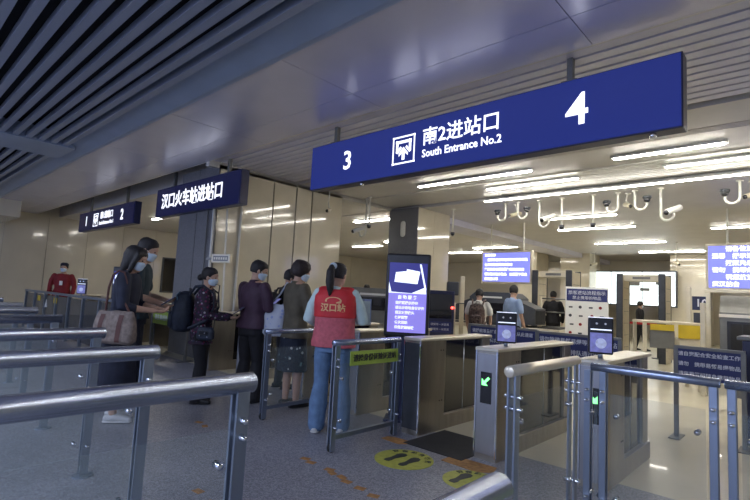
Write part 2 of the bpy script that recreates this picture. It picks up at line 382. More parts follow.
def hanging_sign(name, label, x0, x1, z0, z1, y, hangers, facem):
    t = thing(name, label, 'sign', ((x0+x1)/2, y, z0)); cx = (x0+x1)/2; dep = .16
    b = nb(); bb(b, x0-cx, x1-cx, .012, dep, 0, z1-z0, .006); obj('case', b, 'navydark', t)
    b = nb(); bb(b, x0-cx+.012, x1-cx-.012, 0, .013, .012, z1-z0-.012); obj('face', b, facem, t)
    for hx in hangers:
        b = nb(); bb(b, hx-cx-.025, hx-cx+.025, .05, .11, z1-z0, (3.9 if x1 < -6 else 3.52)-z0); bb(b, hx-cx-.07, hx-cx+.07, .03, .13, z1-z0, z1-z0+.015); obj('hanger', b, 'midgrey', t)
    return t, cx
SY = 4.15
t, cx = hanging_sign('entrance_sign', 'long blue lit sign with 3, 4 and South Entrance No.2', -5.17, -.735, 2.68, 3.29, SY, (-4.75, -1.62), 'signface')
def on(x, z): return (x-cx, -.004, z-2.68)
text('lettering', '3', .34, 'signtext', on(-4.435, 2.985), t, bold=.005)
text('lettering', '4', .40, 'signtext', on(-1.53, 2.985), t, bold=.006)
text('lettering', '南2进站口', .215, 'signtext', on(-2.75, 3.055), t, bold=.0022)
text('lettering', 'South Entrance No.2', .122, 'signtext', on(-2.74, 2.875), t, bold=.0018, sx=.94)
picto(t, -3.50-cx, 2.975-2.68, .33, -.001, 'signtext')
for hx in (-4.2, -.95):
    b = nb(); ball(b, (hx-cx, .05, -.015), .028, 12); obj('bolt', b, 'chrome', t, True)
t, cx = hanging_sign('station_sign', 'dark navy station sign with 汉口火车站进站口 in white', -10.25, -6.98, 2.665, 3.26, SY, (-9.6, -7.5), 'signdim')
text('lettering', '汉口火车站进站口', .33, 'signtext', (-8.75-cx, -.004, .29), t, bold=.007, sx=.93)
t, cx = hanging_sign('gate_sign', 'small navy sign with 1, 2 above the left gates', -15.4, -11.43, 2.63, 3.15, SY, (-14.7, -12.1), 'signdim')
text('lettering', '1', .36, 'signtext', (-14.75-cx, -.004, .25), t, bold=.008)
text('lettering', '2', .36, 'signtext', (-12.15-cx, -.004, .25), t, bold=.008)
text('lettering', '南1进站口', .20, 'signtext', (-13.2-cx, -.004, .33), t, bold=.004)
text('lettering', 'South Entrance No.1', .12, 'signtext', (-13.2-cx, -.004, .14), t, bold=.003)
picto(t, -14.0-cx, .25, .34, -.001, 'signtext')

# LED screens
def led_screen(name, label, x0, x1, z0, z1, y, rows, size, border=.05, hang=True):
    t = thing(name, label, 'screen', ((x0+x1)/2, y, z0)); h = (x1-x0)/2; H_ = z1-z0
    b = nb(); bb(b, -h-border, h+border, .01, .14, -border, H_+border, .01); obj('case', b, 'cream', t)
    b = nb(); bb(b, -h, h, 0, .011, 0, H_); obj('display', b, 'led', t)
    n = len(rows)
    for i, r_ in enumerate(rows):
        text('lettering', r_, size, 'ledtext', (-h+.06, -.004, H_*(n-i-.5)/n), t, bold=.002, align='LEFT', res=1)
    if hang:
        for s in (-.7, .7):
            b = nb(); cyl(b, (h*s, .07, H_+border), (h*s, .07, 3.46-z0), .018, 10); obj('hanger', b, 'whitepole', t)
    return t
led_screen('text_screen', 'blue text screen hung over the middle baggage scanner', -7.05, -5.65, 1.84, 2.64, 12.1,
    ['旅客须知', '　请您准备好有效身份证件及车票', '依次排队接受安全检查', '严禁携带易燃易爆等危险品进站', '请照看好随身物品　注意脚下安全', '请佩戴口罩'], .085)
led_screen('text_screen', 'large blue text screen at the right edge of the photo', -1.70, .45, 1.80, 2.66, 12.0,
    ['　　请各位旅客自觉遵守秩序听从指挥', '温馨　提示进站时请出示身份证与车票', '　　按照先后顺序排队接受安全检查', '请勿　携带危险物品进站上车感谢配合', '　　祝您旅途愉快一路平安欢迎再来', '武汉站台'], .115)
led_screen('text_screen', 'blue text screen with white border left of the lit kiosk', -10.3, -9.1, 1.85, 2.65, 12.5,
    ['旅客您好', '请提前准备好', '身份证件进站', '请勿拥挤', '注意安全', '谢谢配合'], .125, .09)
t = thing('video_screen', 'wide white glowing screen on the far wall', 'screen', (-5.6, 21.1, 1.45))
b = nb(); bb(b, -1.9, 1.62, .02, .14, -.05, 1.35, .01); obj('case', b, 'darkgrey', t)
for i in range(3):
    b = nb(); bb(b, -1.85+1.15*i, -1.85+1.15*i+1.11, 0, .021, 0, 1.3); obj('display', b, 'screenw', t)
for i, (x, z, w, h) in enumerate(((-.1, .75, .45, .16), (.35, .55, .35, .12), (-.3, .35, .3, .1), (.9, .8, .4, .1))):
    b = nb(); bb(b, x, x+w, -.004, 0, z, z+h); obj('picture_patch', b, 'midgrey', t)

# ------------------------------------------------------------------ RAILINGS
def post(bm_plate, x, y, z, along):
    w, th = (.052 if along == 'y' else .036), .012
    for s in (-1, 1):
        o = s*.019
        if along == 'y': bb(bm_plate, x+o-th/2, x+o+th/2, y-w/2, y+w/2, .012, z-.02, .002)
        else: bb(bm_plate, x-w/2, x+w/2, y+o-th/2, y+o+th/2, .012, z-.02, .002)
def railing(label, a, b_, z, along, posts, cat='railing', group=None, casters=False, glass_z=(.12, .77), low_rail=False, r=.0315, mt='steel', name='railing'):
    """rail runs along x or y from a to b_ ; everything stands on the floor"""
    t = thing(name, label, cat, (a[0], a[1], 0), 0, group)
    L = (b_[0]-a[0]) if along == 'x' else (b_[1]-a[1])
    def V(s, o, zz): return (s, o, zz) if along == 'x' else (o, s, zz)
    b = nb(); tube(b, [V(0, 0, z), V(L*.3, 0, z), V(L*.6, 0, z), V(L, 0, z)], r, 20, caps=False)
    for s in (0, L):
        sg = -1 if s == 0 else 1
        tube(b, [V(s, 0, z), V(s+sg*.004, 0, z)], [r*1.0, r*.9], 20, caps=False)
    obj('handrail', b, mt, t, True)
    for p in posts:
        b = nb(); x, y = (p, 0) if along == 'x' else (0, p)
        post(b, x, y, z-.0, along); po = obj('post', b, 'steelp', t)
        if not casters:
            b = nb(); cyl(b, (x, y, 0), (x, y, .014), .06, 20); obj('foot_plate', b, 'steelp', po)
        for zz in (z-.13, z-.19, .2):
            b = nb(); tube(b, [V(p, -.044, zz), V(p, -.030, zz), V(p, .030, zz), V(p, .044, zz)], [.010, .014, .014, .010], 12)
            obj('bolt', b, 'chrome', po, True)
        if casters:
            b = nb(); cyl(b, V(p-.0, -.012, .036), V(p, .012, .036), .034, 18); ww = obj('caster', b, 'rubber', po, True)
    ps = sorted(posts)
    for p0, p1 in zip(ps, ps[1:]):
        g0, g1 = p0+.035, p1-.035
        b = nb()
        if along == 'x': bb(b, g0, g1, -.005, .005, glass_z[0], glass_z[1])
        else: bb(b, -.005, .005, g0, g1, glass_z[0], glass_z[1])
        gp = obj('glass_panel', b, 'glass', t)
        for gs in (g0+.035, g1-.035):
            for zz in (glass_z[0]+.1, glass_z[1]-.12):
                b = nb(); cyl(b, V(gs, -.02, zz), V(gs, .02, zz), .014, 10); obj('glass_clamp', b, 'chrome', gp, True)
        if low_rail:
            b = nb()
            if along == 'x': bb(b, p0, p1, -.02, .02, .10, .135)
            else: bb(b, -.02, .02, p0, p1, .10, .135)
            obj('bottom_bar', b, 'steelp', t)
    return t
RG = None
lane = [(-.478, .91, 'front corner railing cut by the bottom edge beside the floor disc'),
        (-1.59, 1.06, 'nearest lane railing on the left, thickest in the photo'),
        (-2.53, 1.10, 'second nearest lane railing on the left'),
        (-3.59, 1.19, 'third lane railing, ending at the knees of the couple'),
        (-4.92, 1.27, 'fourth lane railing counted from the nearest'),
        (-6.21, 1.37, 'fifth lane railing, short bright bar at the left edge'),
        (-7.26, 1.44, 'sixth lane railing, thin bar at the left edge'),
        (-8.84, 1.51, 'farthest lane railing, tiny bar at the left edge')]
for i, (x, y1, lb) in enumerate(lane):
    L = 6.0
    railing(lb, (x, y1-L), (x, y1), .93 if i else .912, 'y', [L-.045-1.28*k for k in range(5)], group='lane railings of the queue on the left' if i else None, r=.038 if i else .0315)
# wheeled railings near the gates
fa = railing('wheeled railing with yellow-green notice, in front of the volunteer', (-2.94, 2.72), (-2.94, 3.56), .875, 'y', [.03, .81], casters=True, low_rail=True, glass_z=(.14, .70), r=.026)
railing('wheeled railing left of the volunteer, in front of the olive-jacket woman', (-4.08, 2.84), (-4.08, 3.60), .865, 'y', [.03, .73], casters=True, low_rail=True, glass_z=(.14, .70), r=.026)
b = nb(); bb(b, .022, .030, .17, .79, .68, .80, .002); gn = obj('notice_board', b, 'green', fa); gn['label'] = 'yellow-green notice with dark characters'
tt = text('lettering', '请持身份证验证进站', .062, 'ink', (.033, .48, .74), gn, rot=(PI/2, 0, PI/2), bold=.0015)
railing('short steel railing with pale handrail right of the arrow gate', (-1.17, 2.30), (-1.17, 3.22), .93, 'y', [.05, .86], glass_z=(.12, .79), r=.03, mt='creaml')
railing('steel railing across the gate on the right, two doubled posts', (-1.0, 3.0), (-.385, 3.0), .93, 'x', [-.02, .065, .59], glass_z=(.12, .79), r=.024)
g3 = railing('steel railing at the right edge with a green panel', (-.36, 3.0), (1.1, 3.0), .93, 'x', [.025, 1.3], glass_z=(.12, .79), r=.024)
b = nb(); bb(b, .10, .8, .012, .02, .25, .74, .002); obj('green_panel', b, 'green', g3)

# ------------------------------------------------------------------ TICKET GATES
def gate(label, x, y0, y1, arrow=True, group=None, arrow_left=True, z=.9, front='cabf'):
    t = thing('ticket_gate', label, 'gate', (x, y0, 0), 0, group); L = y1-y0; w = .095
    b = nb(); bb(b, -w, w, 0, .42, .03, z-.025, .006); ho = obj('housing', b, 'cab', t)
    b = nb(); bb(b, -w+.008, w-.008, -.008, .002, .05, z-.05, .002); fp = obj('front_panel', b, front, t)
    for s in (-1, 1):
        b = nb(); bb(b, s*w-.006, s*w+.006, -.012, .004, .03, z-.025); obj('edge_trim', b, 'edge', t)
    for zz in (.32, .86):
        for yy in (.33, .37):
            b = nb(); cyl(b, (-w-.004, yy, zz*z), (w+.004, yy, zz*z), .007, 8)
            obj('screw', b, 'darkgrey', ho)
    b = nb(); bb(b, -w-.012, w+.012, -.015, L, z-.03, z, .008); obj('top_cap', b, 'creaml', t)
    b = nb(); bb(b, -w*.55, w*.55, .43, L-.16, .14, z-.04, .003); obj('side_panel', b, 'blackglass', t)
    b = nb(); bb(b, -w, w, .41, L, 0.0, .14, .004); bb(b, -w, w, 0, .42, 0, .035); obj('plinth', b, 'cab', t)
    b = nb(); cyl(b, (w*.4, L*.62, .12), (w*.4, L*.62, z-.03), .016, 12); cyl(b, (-w*.4, L*.62, .12), (-w*.4, L*.62, z-.03), .016, 12); obj('pole', b, 'steelp', t, True)
    b = nb(); bb(b, -w*.8, w*.8, L-.16, L, .12, z-.03, .004); obj('rear_housing', b, 'cab', t)
    if arrow:
        b = nb(); bb(b, -.05, .05, -.012, -.007, z*.50, z*.78, .002); ip = obj('indicator', b, 'blackglass', t)
        b = nb(); s = .036 if arrow_left else -.036; cz = z*.70
        prism(b, [(-s, cz-abs(s)), (s*.5, cz-abs(s)), (-s*.1, cz-abs(s)*.45), (s, cz+abs(s)*.6), (s*.6, cz+abs(s)), (-s*.45, cz-abs(s)*.1), (-s, cz+abs(s)*.5)], 'xz', -.016, -.011)
        obj('arrow_light', b, 'greenled', ip)
    return t
gate('open ticket gate beside the lit kiosk, dark front', -2.87, 3.68, 5.0, arrow=False, front='darkgrey')
gate('ticket gate with green arrow and a face reader on top', -2.03, 3.60, 5.2)
gate('ticket gate behind the doubled posts on the right', -1.22, 3.68, 4.85, arrow_left=False)
GG = 'ticket gates behind the queue'
gate('ticket gate mostly hidden behind the volunteer', -3.75, 3.75, 5.05, arrow=False, group=GG)
gate('ticket gate behind the woman in the olive jacket', -4.65, 3.75, 5.05, arrow=False, group=GG)
gate('ticket gate right of the woman with the navy backpack', -6.0, 3.8, 5.1, arrow=False, group=GG)
gate('ticket gate between the couple and the backpack woman', -7.0, 3.8, 5.1, arrow=False, group=GG)
b = nb()
# face readers stand on the gates
def reader(label, x, y, z, rz, h=.235, w=.086):
    t = thing('face_reader', label, 'scanner', (x, y, z), rz)
    b = nb(); cyl(b, (0, .02, 0), (0, .02, .04), .018, 14); obj('stem', b, 'steelp', t, True)
    b = nb(); bb(b, -w, w, -.01, .05, .03, .03+h, .012); obj('case', b, 'black', t)
    b = nb(); bb(b, -w+.012, w-.012, -.014, -.009, .045, .02+h*.62, .002); sc = obj('screen', b, 'readerscr', t)
    b = nb(); cyl(b, (0, -.018, .03+h*.30), (0, -.013, .03+h*.30), .038, 20); obj('face_outline', b, 'readerface', sc)
    b = nb(); bb(b, -w+.014, w-.014, -.016, -.012, .03+h*.66, .03+h*.69); obj('status_line', b, 'kioskwhite', t)
    for q in (-.03, .03):
        b = nb(); cyl(b, (q, -.016, .03+h*.84), (q, -.008, .03+h*.84), .008, 12); obj('lens', b, 'chrome', t)
    b = nb(); bb(b, -w+.004, w-.004, -.006, .046, .03+h, .034+h); obj('top_light', b, 'kioskwhite', t)
    return t
reader('black face reader on the gate with the green arrow', -2.0, 3.86, .9, R(33), .26)
reader('black face reader on the gate behind the doubled posts', -1.22, 3.84, .9, R(24), .27)
reader('small black face reader on the fence beside the guard', -10.8, 3.08, .975, R(50), .3)

# ------------------------------------------------------------------ KIOSK
def kiosk(label, x, y, rz, W_, z0, z1, detail=True, cat='kiosk', base_z=0):
    t = thing('info_kiosk', label, cat, (x, y, base_z), rz); h = W_/2
    b = nb(); bb(b, -h, h, 0, .13, z0-base_z, z1-base_z, .02); obj('case', b, 'black', t)
    b = nb(); bb(b, -h+.005, h-.005, .131, .165, z0-base_z+.02, z1-base_z-.02, .01); obj('rear_shell', b, 'midgrey', t)
    b = nb(); bb(b, -h*.62, h*.62, .02, .15, .0, z0-base_z+.02, .01); obj('stand', b, 'navydark', t)
    b = nb(); bb(b, -h*.8, h*.8, -.06, .2, 0, .03, .008); obj('base_plate', b, 'navydark', t)
    sb, st = z0-base_z+.05, z1-base_z-.10; Hs = st-sb; sw = h-.035
    b = nb(); bb(b, -sw, sw, -.004, .002, sb, st); sc = obj('screen', b, 'kiosk', t)
    b = nb(); bb(b, -sw, sw, -.008, -.004, sb+Hs*.56, st); obj('poster_top', b, 'kioskdark', sc)
    b = nb()
    prism(b, [(-sw*.72, sb+Hs*.72), (sw*.5, sb+Hs*.70), (sw*.62, sb+Hs*.88), (-sw*.08, sb+Hs*.91), (-sw*.1, sb+Hs*.88), (-sw*.66, sb+Hs*.86)], 'xz', -.011, -.008)
    prism(b, [(sw*.58, st-.01), (sw*.68, st-.01), (sw*.98, sb+Hs*.62), (sw*.88, sb+Hs*.64)], 'xz', -.011, -.008)
    prism(b, [(-sw, sb+Hs*.72), (-sw*.86, sb+Hs*.575), (sw*.2, sb+Hs*.565), (sw*.95, sb+Hs*.66), (sw*.98, sb+Hs*.56), (-sw, sb+Hs*.56)], 'xz', -.011, -.008)
    obj('poster_artwork', b, 'kioskwhite', sc)
    if detail:
        text('lettering', '自 助 服 务', .042, 'kioskwhite', (.0, -.010, sb+Hs*.50), sc, bold=.001)
        for i, s in enumerate(('请按照提示操作', '请出示有效身份证件', '请正对摄像头', '保持距离', '依次进站', '祝您旅途愉快')):
            text('lettering', s, .034, 'kioskwhite', (-sw*.62, -.010, sb+Hs*(.42-.07*i)), sc, bold=.0007, align='LEFT')
    return t
kiosk('tall kiosk with lit violet screen beside the open gate', -3.20, 3.97, R(36), .47, .86, 1.74)
kiosk('small lit kiosk standing behind the left fence', -11.4, 3.95, R(42), .26, .85, 1.62, detail=False)

# ------------------------------------------------------------------ CONDUITS, LADDER, SMALL WALL FITTINGS
def pipe(name, label, cat, pts, r, mt, group=None):
    b = nb(); tube(b, pts, r, 10, caps=False); return tag(obj(name, b, mt, None, True), label, cat, group)
pipe('conduit_pipe', 'white pipe at the front corner of the granite pillar', 'pipe', [(-7.87, 4.20, 0), (-7.87, 4.20, 2.66)], .022, 'whitepole')
pipe('conduit_pipe', 'thin grey pipe on the front face of the granite pillar', 'pipe', [(-8.12, 4.22, 0), (-8.12, 4.22, 2.66)], .012, 'midgrey')
pipe('conduit_pipe', 'wide white pipe standing just right of the small notice box', 'pipe', [(-7.86, 4.74, 0), (-7.86, 4.74, 3.5)], .022, 'whitepole')
pipe('leaning_pole', 'thin white pole leaning beside the small notice box', 'pole', [(-7.62, 4.40, .0), (-7.80, 4.40, 3.3)], .016, 'whitepole')
t = thing('notice_box', 'small beige display box hung on the pipes by the pillar', 'box', (-7.55, 4.22, 1.70), R(20))
b = nb(); bb(b, -.2, .2, 0, .06, 0, .15, .01); obj('case', b, 'cream', t)
b = nb(); bb(b, -.33, -.18, .02, .05, .05, .09); obj('bracket', b, 'midgrey', t)
b = nb(); bb(b, -.16, .16, -.004, .001, .03, .12, .002); obj('display', b, 'midgrey', t)
for k in range(6):
    b = nb(); bb(b, -.14+.05*k, -.11+.05*k, -.007, -.004, .055, .095); obj('digit', b, 'cream', t)
t = thing('wall_panel_dark', 'tall black display panel on the far beige wall', 'panel', (-19.9, 8.97, .95), PI/2)
b = nb(); bb(b, -.42, .42, 0, .07, 0, 1.45, .01); obj('frame', b, 'darkgrey', t)
b = nb(); bb(b, -.37, .37, -.004, .004, .05, 1.40); obj('display', b, 'blackglass', t)
for i, z in enumerate((1.5, 1.22)):
    b = nb(); bb(b, -.25, .25, 0, .03, 0, .24, .004); o = obj('wall_plate', b, 'darkgrey'); o.location = (-3.95, 23.95, z)
    tag(o, ('upper' if i == 0 else 'lower')+' of two small dark plates on the far wall', 'plate')
b = nb(); tube(b, [(0, 0, -.13), (0, 0, .13)], .075, 14, flat=(Vector((0, 1, 0)), .5)); o = obj('wall_speaker', b, 'whitepole', None, True); o.location = (-7.45, 8.95, 2.93)
tag(o, 'white oval loudspeaker on the grey granite column', 'speaker')

# ------------------------------------------------------------------ CAMERAS ON POLES
def cctv(label, x, y, zb, kind, side=1, ztop=3.45, head='dome'):
    t = thing('security_camera', label, 'camera', (x, y, ztop)); d = zb-ztop
    b = nb(); cyl(b, (0, 0, 0), (0, 0, -.02), .05, 16); obj('ceiling_flange', b, 'whitepole', t)
    if kind == 'j':
        rr = .10; pts = [(0, 0, -.01), (0, 0, d+rr)]
        for k in range(1, 9):
            a = PI*k/8*.92; pts.append((side*(rr-rr*math.cos(a)), 0, d+rr-rr*math.sin(a)))
        e = pts[-1]; pts.append((e[0]+side*.0, 0, e[2]+.05))
        b = nb(); tube(b, pts, .021, 10, caps=False); obj('pole', b, 'whitepole', t, True)
        hx, hz = side*(2*rr), d+rr+.08
        if head == 'dome':
            b = nb(); rings(b, [(hx, 0, hz-.01, .05, .05), (hx, 0, hz+.03, .075, .075), (hx, 0, hz+.06, .07, .07)], 18, 2); obj('head', b, 'darkgrey', t, True)
            b = nb(); ball(b, (hx, -.01, hz-.01), (.055, .055, .05), 14); obj('dome', b, 'blackglass', t, True)
        else:
            b = nb(); tube(b, [(hx-.09, -.10, hz-.05), (hx+.07, .08, hz+.05)], .055, 12); obj('head', b, 'white', t, True)
            b = nb(); ball(b, (hx-.09, -.11, hz-.055), .048, 12); obj('dome', b, 'blackglass', t, True)
    elif kind == 'straight':
        b = nb(); cyl(b, (0, 0, 0), (0, 0, d+.04), .02, 12); obj('pole', b, 'whitepole', t, True)
        b = nb(); cyl(b, (0, 0, d+.05), (0, 0, d+.01), .05, 14); obj('mount', b, 'darkgrey', t)
        b = nb(); ball(b, (0, 0, d+.005), (.045, .045, .04), 12); obj('dome', b, 'blackglass', t, True)
    else:
        b = nb(); tube(b, [(0, 0, 0), (side*.03, 0, d*.55), (0, 0, d+.06)], .014, 8, caps=False); obj('pole', b, 'whitepole', t, True)
        b = nb(); tube(b, [(-side*.08, -.10, d-.02), (side*.07, .08, d+.05)], .045, 12); obj('head', b, 'cream', t, True)
        b = nb(); ball(b, (-side*.08, -.12, d-.025), .036, 10); obj('lens', b, 'blackglass', t, True)
    return t
cctv('hook camera, leftmost of the hanging row, curling left', -5.06, 9.6, 3.08, 'j', -1)
cctv('small cream camera between the two leftmost hook poles', -4.91, 9.75, 3.2, 'b', 1)
cctv('hook camera, second of the row, curling right', -4.77, 9.6, 3.09, 'j', 1)
cctv('long hook pole with white camera left of the straight poles', -4.29, 9.6, 2.88, 'j', 1, head='bullet')
cctv('straight white pole camera, left of the pair', -3.82, 9.6, 2.84, 'straight')
cctv('straight white pole camera, right of the pair', -3.21, 9.6, 2.84, 'straight')
cctv('hook camera just right of the straight poles, curling left', -2.76, 9.6, 3.07, 'j', -1)
cctv('small cream camera between the two right hook poles', -2.63, 9.75, 3.2, 'b', -1)
cctv('hook camera with dark dome right of the cream camera', -2.47, 9.6, 3.09, 'j', 1)
cctv('long hook pole with white camera below the sign end', -2.05, 9.6, 2.86, 'j', 1, head='bullet')
cctv('hook camera near the right edge of the photo', -.92, 9.6, 3.08, 'j', -1)
cctv('small cream camera cut by the right edge', -.78, 9.75, 3.2, 'b', 1)
cctv('white hook camera right of the marble wall end', -7.7, 7.9, 2.62, 'j', -1, 3.52, 'bullet')
cctv('small dome camera on a short pole over the volunteer', -7.5, 7.8, 2.82, 'straight', 1, 3.52)
cctv('white camera on a thin rod in front of the marble wall', -7.65, 6.7, 3.02, 'b', -1, 3.50)
cctv('straight pole camera right of the granite column', -6.44, 9.6, 2.83, 'straight')
cctv('white camera at the far beige column, above the detector', -6.6, 19.9, 2.95, 'b', 1)
cctv('white camera above the right metal detector', -3.3, 17.5, 2.75, 'b', -1)

# ------------------------------------------------------------------ FENCES AND COUNTERS BEHIND THE GATES
def board(name, label, cat, x0, x1, y, z0, z1, mt, rows=(), size=.05, zl=0, rz=0., legs=True, capm='midgrey'):
    t = thing(name, label, cat, ((x0+x1)/2, y, 0), rz); h = (x1-x0)/2
    b = nb(); bb(b, -h, h, 0, .03, z0, z1, .003); obj('panel', b, mt, t)
    b = nb(); bb(b, -h-.015, h+.015, -.01, .04, z1, z1+.03, .004); obj('top_rail', b, capm, t)
    if legs:
        for s in (-1, 1):
            b = nb(); bb(b, s*h-.02, s*h+.02, -.005, .035, .012, z1); bb(b, s*h-.05, s*h+.05, -.12, .15, 0, .012); obj('leg', b, 'midgrey', t)
    n = len(rows)
    for i, r_ in enumerate(rows):
        text('lettering', r_, size, 'letter', (0, -.004, z0+(z1-z0)*(n-i-.5)/n), t, bold=.001, ext=.001)
    return t
board('belt_board', 'navy board with white characters behind the reader gate', 'board', -3.62, -2.64, 5.9, .70, .93, 'navy', ('请提前准备好身份证的旅客从此通道', '依次排队进站'), .055)
board('belt_board', 'wide navy board with two rows, left of the right face reader', 'board', -2.52, -1.60, 5.65, .68, .93, 'navy', ('请勿携带易燃易爆等危险品进站', '请、依次排队通过安检'), .062)
board('belt_board', 'navy board with three rows of white characters on the right', 'board', -1.12, -.56, 5.85, .60, .90, 'navy', ('请自觉配合安全检查工作', '请勿　携带易燃易爆物品', '请您看管好随身携带物品'), .047, capm='midgrey')
# notice stand
t = thing('notice_stand', 'upright notice stand with navy header and white sheet', 'sign', (-3.40, 9.85, 0), R(18))
b = nb(); bb(b, -.39, .39, 0, .04, .55, 1.66, .006); obj('panel', b, 'white', t)
b = nb(); bb(b, -.37, .37, -.004, .001, 1.38, 1.62); hd = obj('header', b, 'navy', t)
text('lettering', '旅客进站流程指示', .085, 'letter', (0, -.008, 1.54), hd, ext=.001); text('lettering', '禁止携带的物品', .075, 'letter', (0, -.008, 1.44), hd, ext=.001)
for r_ in range(4):
    for c in range(4):
        b = nb(); x, z = -.28+.18*c+random.uniform(-.02, .02), 1.26-.17*r_
        if (r_+c) % 2: cyl(b, (x, -.004, z), (x, .001, z), .03, 10)
        else: bb(b, x-.035, x+.035, -.004, .001, z-.02, z+.01)
        obj('symbol', b, 'maroon' if (r_+c) % 5 == 3 else 'darkgrey', t)
for s in (-1, 1):
    b = nb(); bb(b, s*.37-.015, s*.37+.015, .0, .04, .02, .55); bb(b, s*.37-.02, s*.37+.02, -.15, .2, 0, .02); obj('leg', b, 'midgrey', t)
# metal detectors
def detector(label, x, y, rz=0, w=.95, group=None):
    t = thing('metal_detector', label, 'detector', (x, y, 0), rz, group); h = w/2
    for s in (-1, 1):
        b = nb(); bb(b, s*h-.07, s*h+.07, -.28, .28, 0, 2.12, .01); sp = obj('side_panel', b, 'cream', t)
        for yy in (-.30, .30):
            b = nb(); bb(b, s*h-.075, s*h+.075, yy-.025, yy+.025, 0, 2.16, .008); obj('edge_post', b, 'darkgrey', sp)
        for k in range(6):
            b = nb(); bb(b, s*h-.074, s*h+.074, -.2, .2, .3+.3*k, .31+.3*k); obj('zone_line', b, 'midgrey', sp)
    b = nb(); bb(b, -h+.05, h-.05, -.2, .2, 1.98, 2.14, .01); hd = obj('header', b, 'cream', t)
    b = nb(); bb(b, -.2, .2, -.206, -.2, 2.03, 2.09); obj('readout', b, 'midgrey', hd)
    return t
detector('walk-through metal detector with the black-clad person inside', -5.05, 12.4, 0, .88)
detector('walk-through metal detector in front of the white screen', -3.30, 13.6)
# baggage scanners
def scanner(label, x, y, rz, L=2.2, w=1.0, hood=1.45, steel='midgrey'):
    t = thing('baggage_scanner', label, 'scanner', (x, y, 0), rz); h = L/2
    b = nb(); prism(b, [(-h*.55, .75), (-h*.55, hood-.12), (-h*.4, hood), (h*.4, hood), (h*.55, hood-.12), (h*.55, .75)], 'xz', -w/2, w/2); ho = obj('tunnel_housing', b, steel, t)
    for s in (-1, 1):
        b = nb(); prism(b, [(s*h*.55, .80), (s*h*.55, hood-.16), (s*h*.98, hood-.34), (s*h*.98, .80)], 'xz', -w*.42, w*.42); e = obj('hood', b, 'darkgrey', t)
        for k in range(7):
            b = nb(); y0 = -w*.36+k*w*.104; bb(b, s*(h*.98), s*(h*.98+.008), y0, y0+w*.095, .83, hood-.38); obj('curtain_strip', b, 'rubber', e)
    b = nb(); bb(b, -h*1.5, h*1.5, -w*.4, w*.4, .66, .74, .01); obj('conveyor_bed', b, 'creaml', t)
    b = nb(); bb(b, -h*1.48, h*1.48, -w*.33, w*.33, .74, .755); obj('belt', b, 'rubber', t)
    b = nb(); bb(b, -h*.55, h*.55, -w/2+.03, w/2-.03, .05, .66, .01); obj('base_cabinet', b, 'darkgrey', t)
    for sx in (-1, 1):
        for sy in (-1, 1):
            b = nb(); bb(b, sx*h*1.4-.03, sx*h*1.4+.03, sy*w*.33-.03, sy*w*.33+.03, 0, .66); obj('leg', b, 'midgrey', t)
    b = nb(); bb(b, -h*.5, h*.5, -w/2-.008, -w/2, 1.0, 1.25, .002); obj('side_stripe', b, 'blackglass', ho)
    b = nb(); bb(b, -.25, .25, -w/2-.012, -w/2-.004, hood-.14, hood-.10, .001); obj('label_plate', b, 'white', ho)
    return t
scanner('baggage scanner behind the volunteer, beside the kiosk', -6.6, 7.0, R(50), 1.9, .95, 1.42)
scanner('baggage scanner with dark housing behind the two travellers', -5.7, 10.6, R(8), 2.0, 1.0, 1.5, 'darkgrey')
t = thing('baggage_scanner', 'large grey baggage scanner at the right edge under the text screen', 'scanner', (-.3, 10.6, 0))
b = nb(); prism(b, [(-.75, .62), (-.75, 1.30), (-.60, 1.58), (.6, 1.58), (.75, 1.30), (.75, .62)], 'yz', -.95, 1.6); ho = obj('tunnel_housing', b, 'midgrey', t)
b = nb(); bb(b, -1.15, 1.9, -.80, -.74, 1.62, 1.68, .01); obj('top_bar', b, 'cream', t)
for x in (-1.1, 1.85):
    b = nb(); bb(b, x-.03, x+.03, -.80, -.74, 0, 1.62, .006); obj('bar_post', b, 'cream', t)
b = nb(); bb(b, -.96, 1.6, -.765, -.745, 1.22, 1.27, .004); obj('light_stripe', b, 'creaml', ho)
b = nb(); bb(b, -.85, 1.5, -.77, -.75, .66, 1.16, .004); obj('tunnel_mouth', b, 'black', ho)
for k in range(14):
    b = nb(); bb(b, -.80+.165*k, -.80+.165*k+.15, -.785, -.775, .70, 1.12); obj('curtain_strip', b, 'rubber', ho)
b = nb(); bb(b, -.9, 1.55, -1.3, -.79, .60, .68, .01); obj('conveyor_bed', b, 'creaml', t)
b = nb(); bb(b, -.85, 1.5, -1.28, -.8, .68, .69); obj('belt', b, 'rubber', t)
b = nb(); bb(b, -.85, 1.5, -.7, .7, 0, .62, .01); obj('base_cabinet', b, 'darkgrey', t)
b = nb(); bb(b, -.8, 1.45, -1.25, -1.2, 0, .60, .004); obj('bed_support', b, 'midgrey', t)
b = nb(); bb(b, -.035, .035, -.035, .035, 0, 1.43, .01); o = obj('cream_post', b, 'cream'); o.location = (-1.36, 9.05, 0); tag(o, 'cream square post left of the right scanner', 'post')
b = nb(); bb(b, -.035, .035, -.035, .035, 0, 1.75, .01); o = obj('cream_post', b, 'cream'); o.location = (-1.86, 10.9, 0); tag(o, 'taller cream post left of the number 10 plate', 'post')
t = thing('lane_number', 'dark plate reading 10 on a stand', 'sign', (-1.66, 10.9, 0))
b = nb(); bb(b, -.15, .15, 0, .03, 1.32, 1.58, .004); obj('plate', b, 'navydark', t)
text('lettering', '10', .20, 'letter', (0, -.004, 1.45), t, bold=.004, ext=.001)
b = nb(); bb(b, -.13, .13, 0, .03, 1.08, 1.27, .004); obj('lower_plate', b, 'darkgrey', t)
b = nb(); cyl(b, (0, .04, 0), (0, .04, 1.5), .015, 8); obj('stand', b, 'midgrey', t)
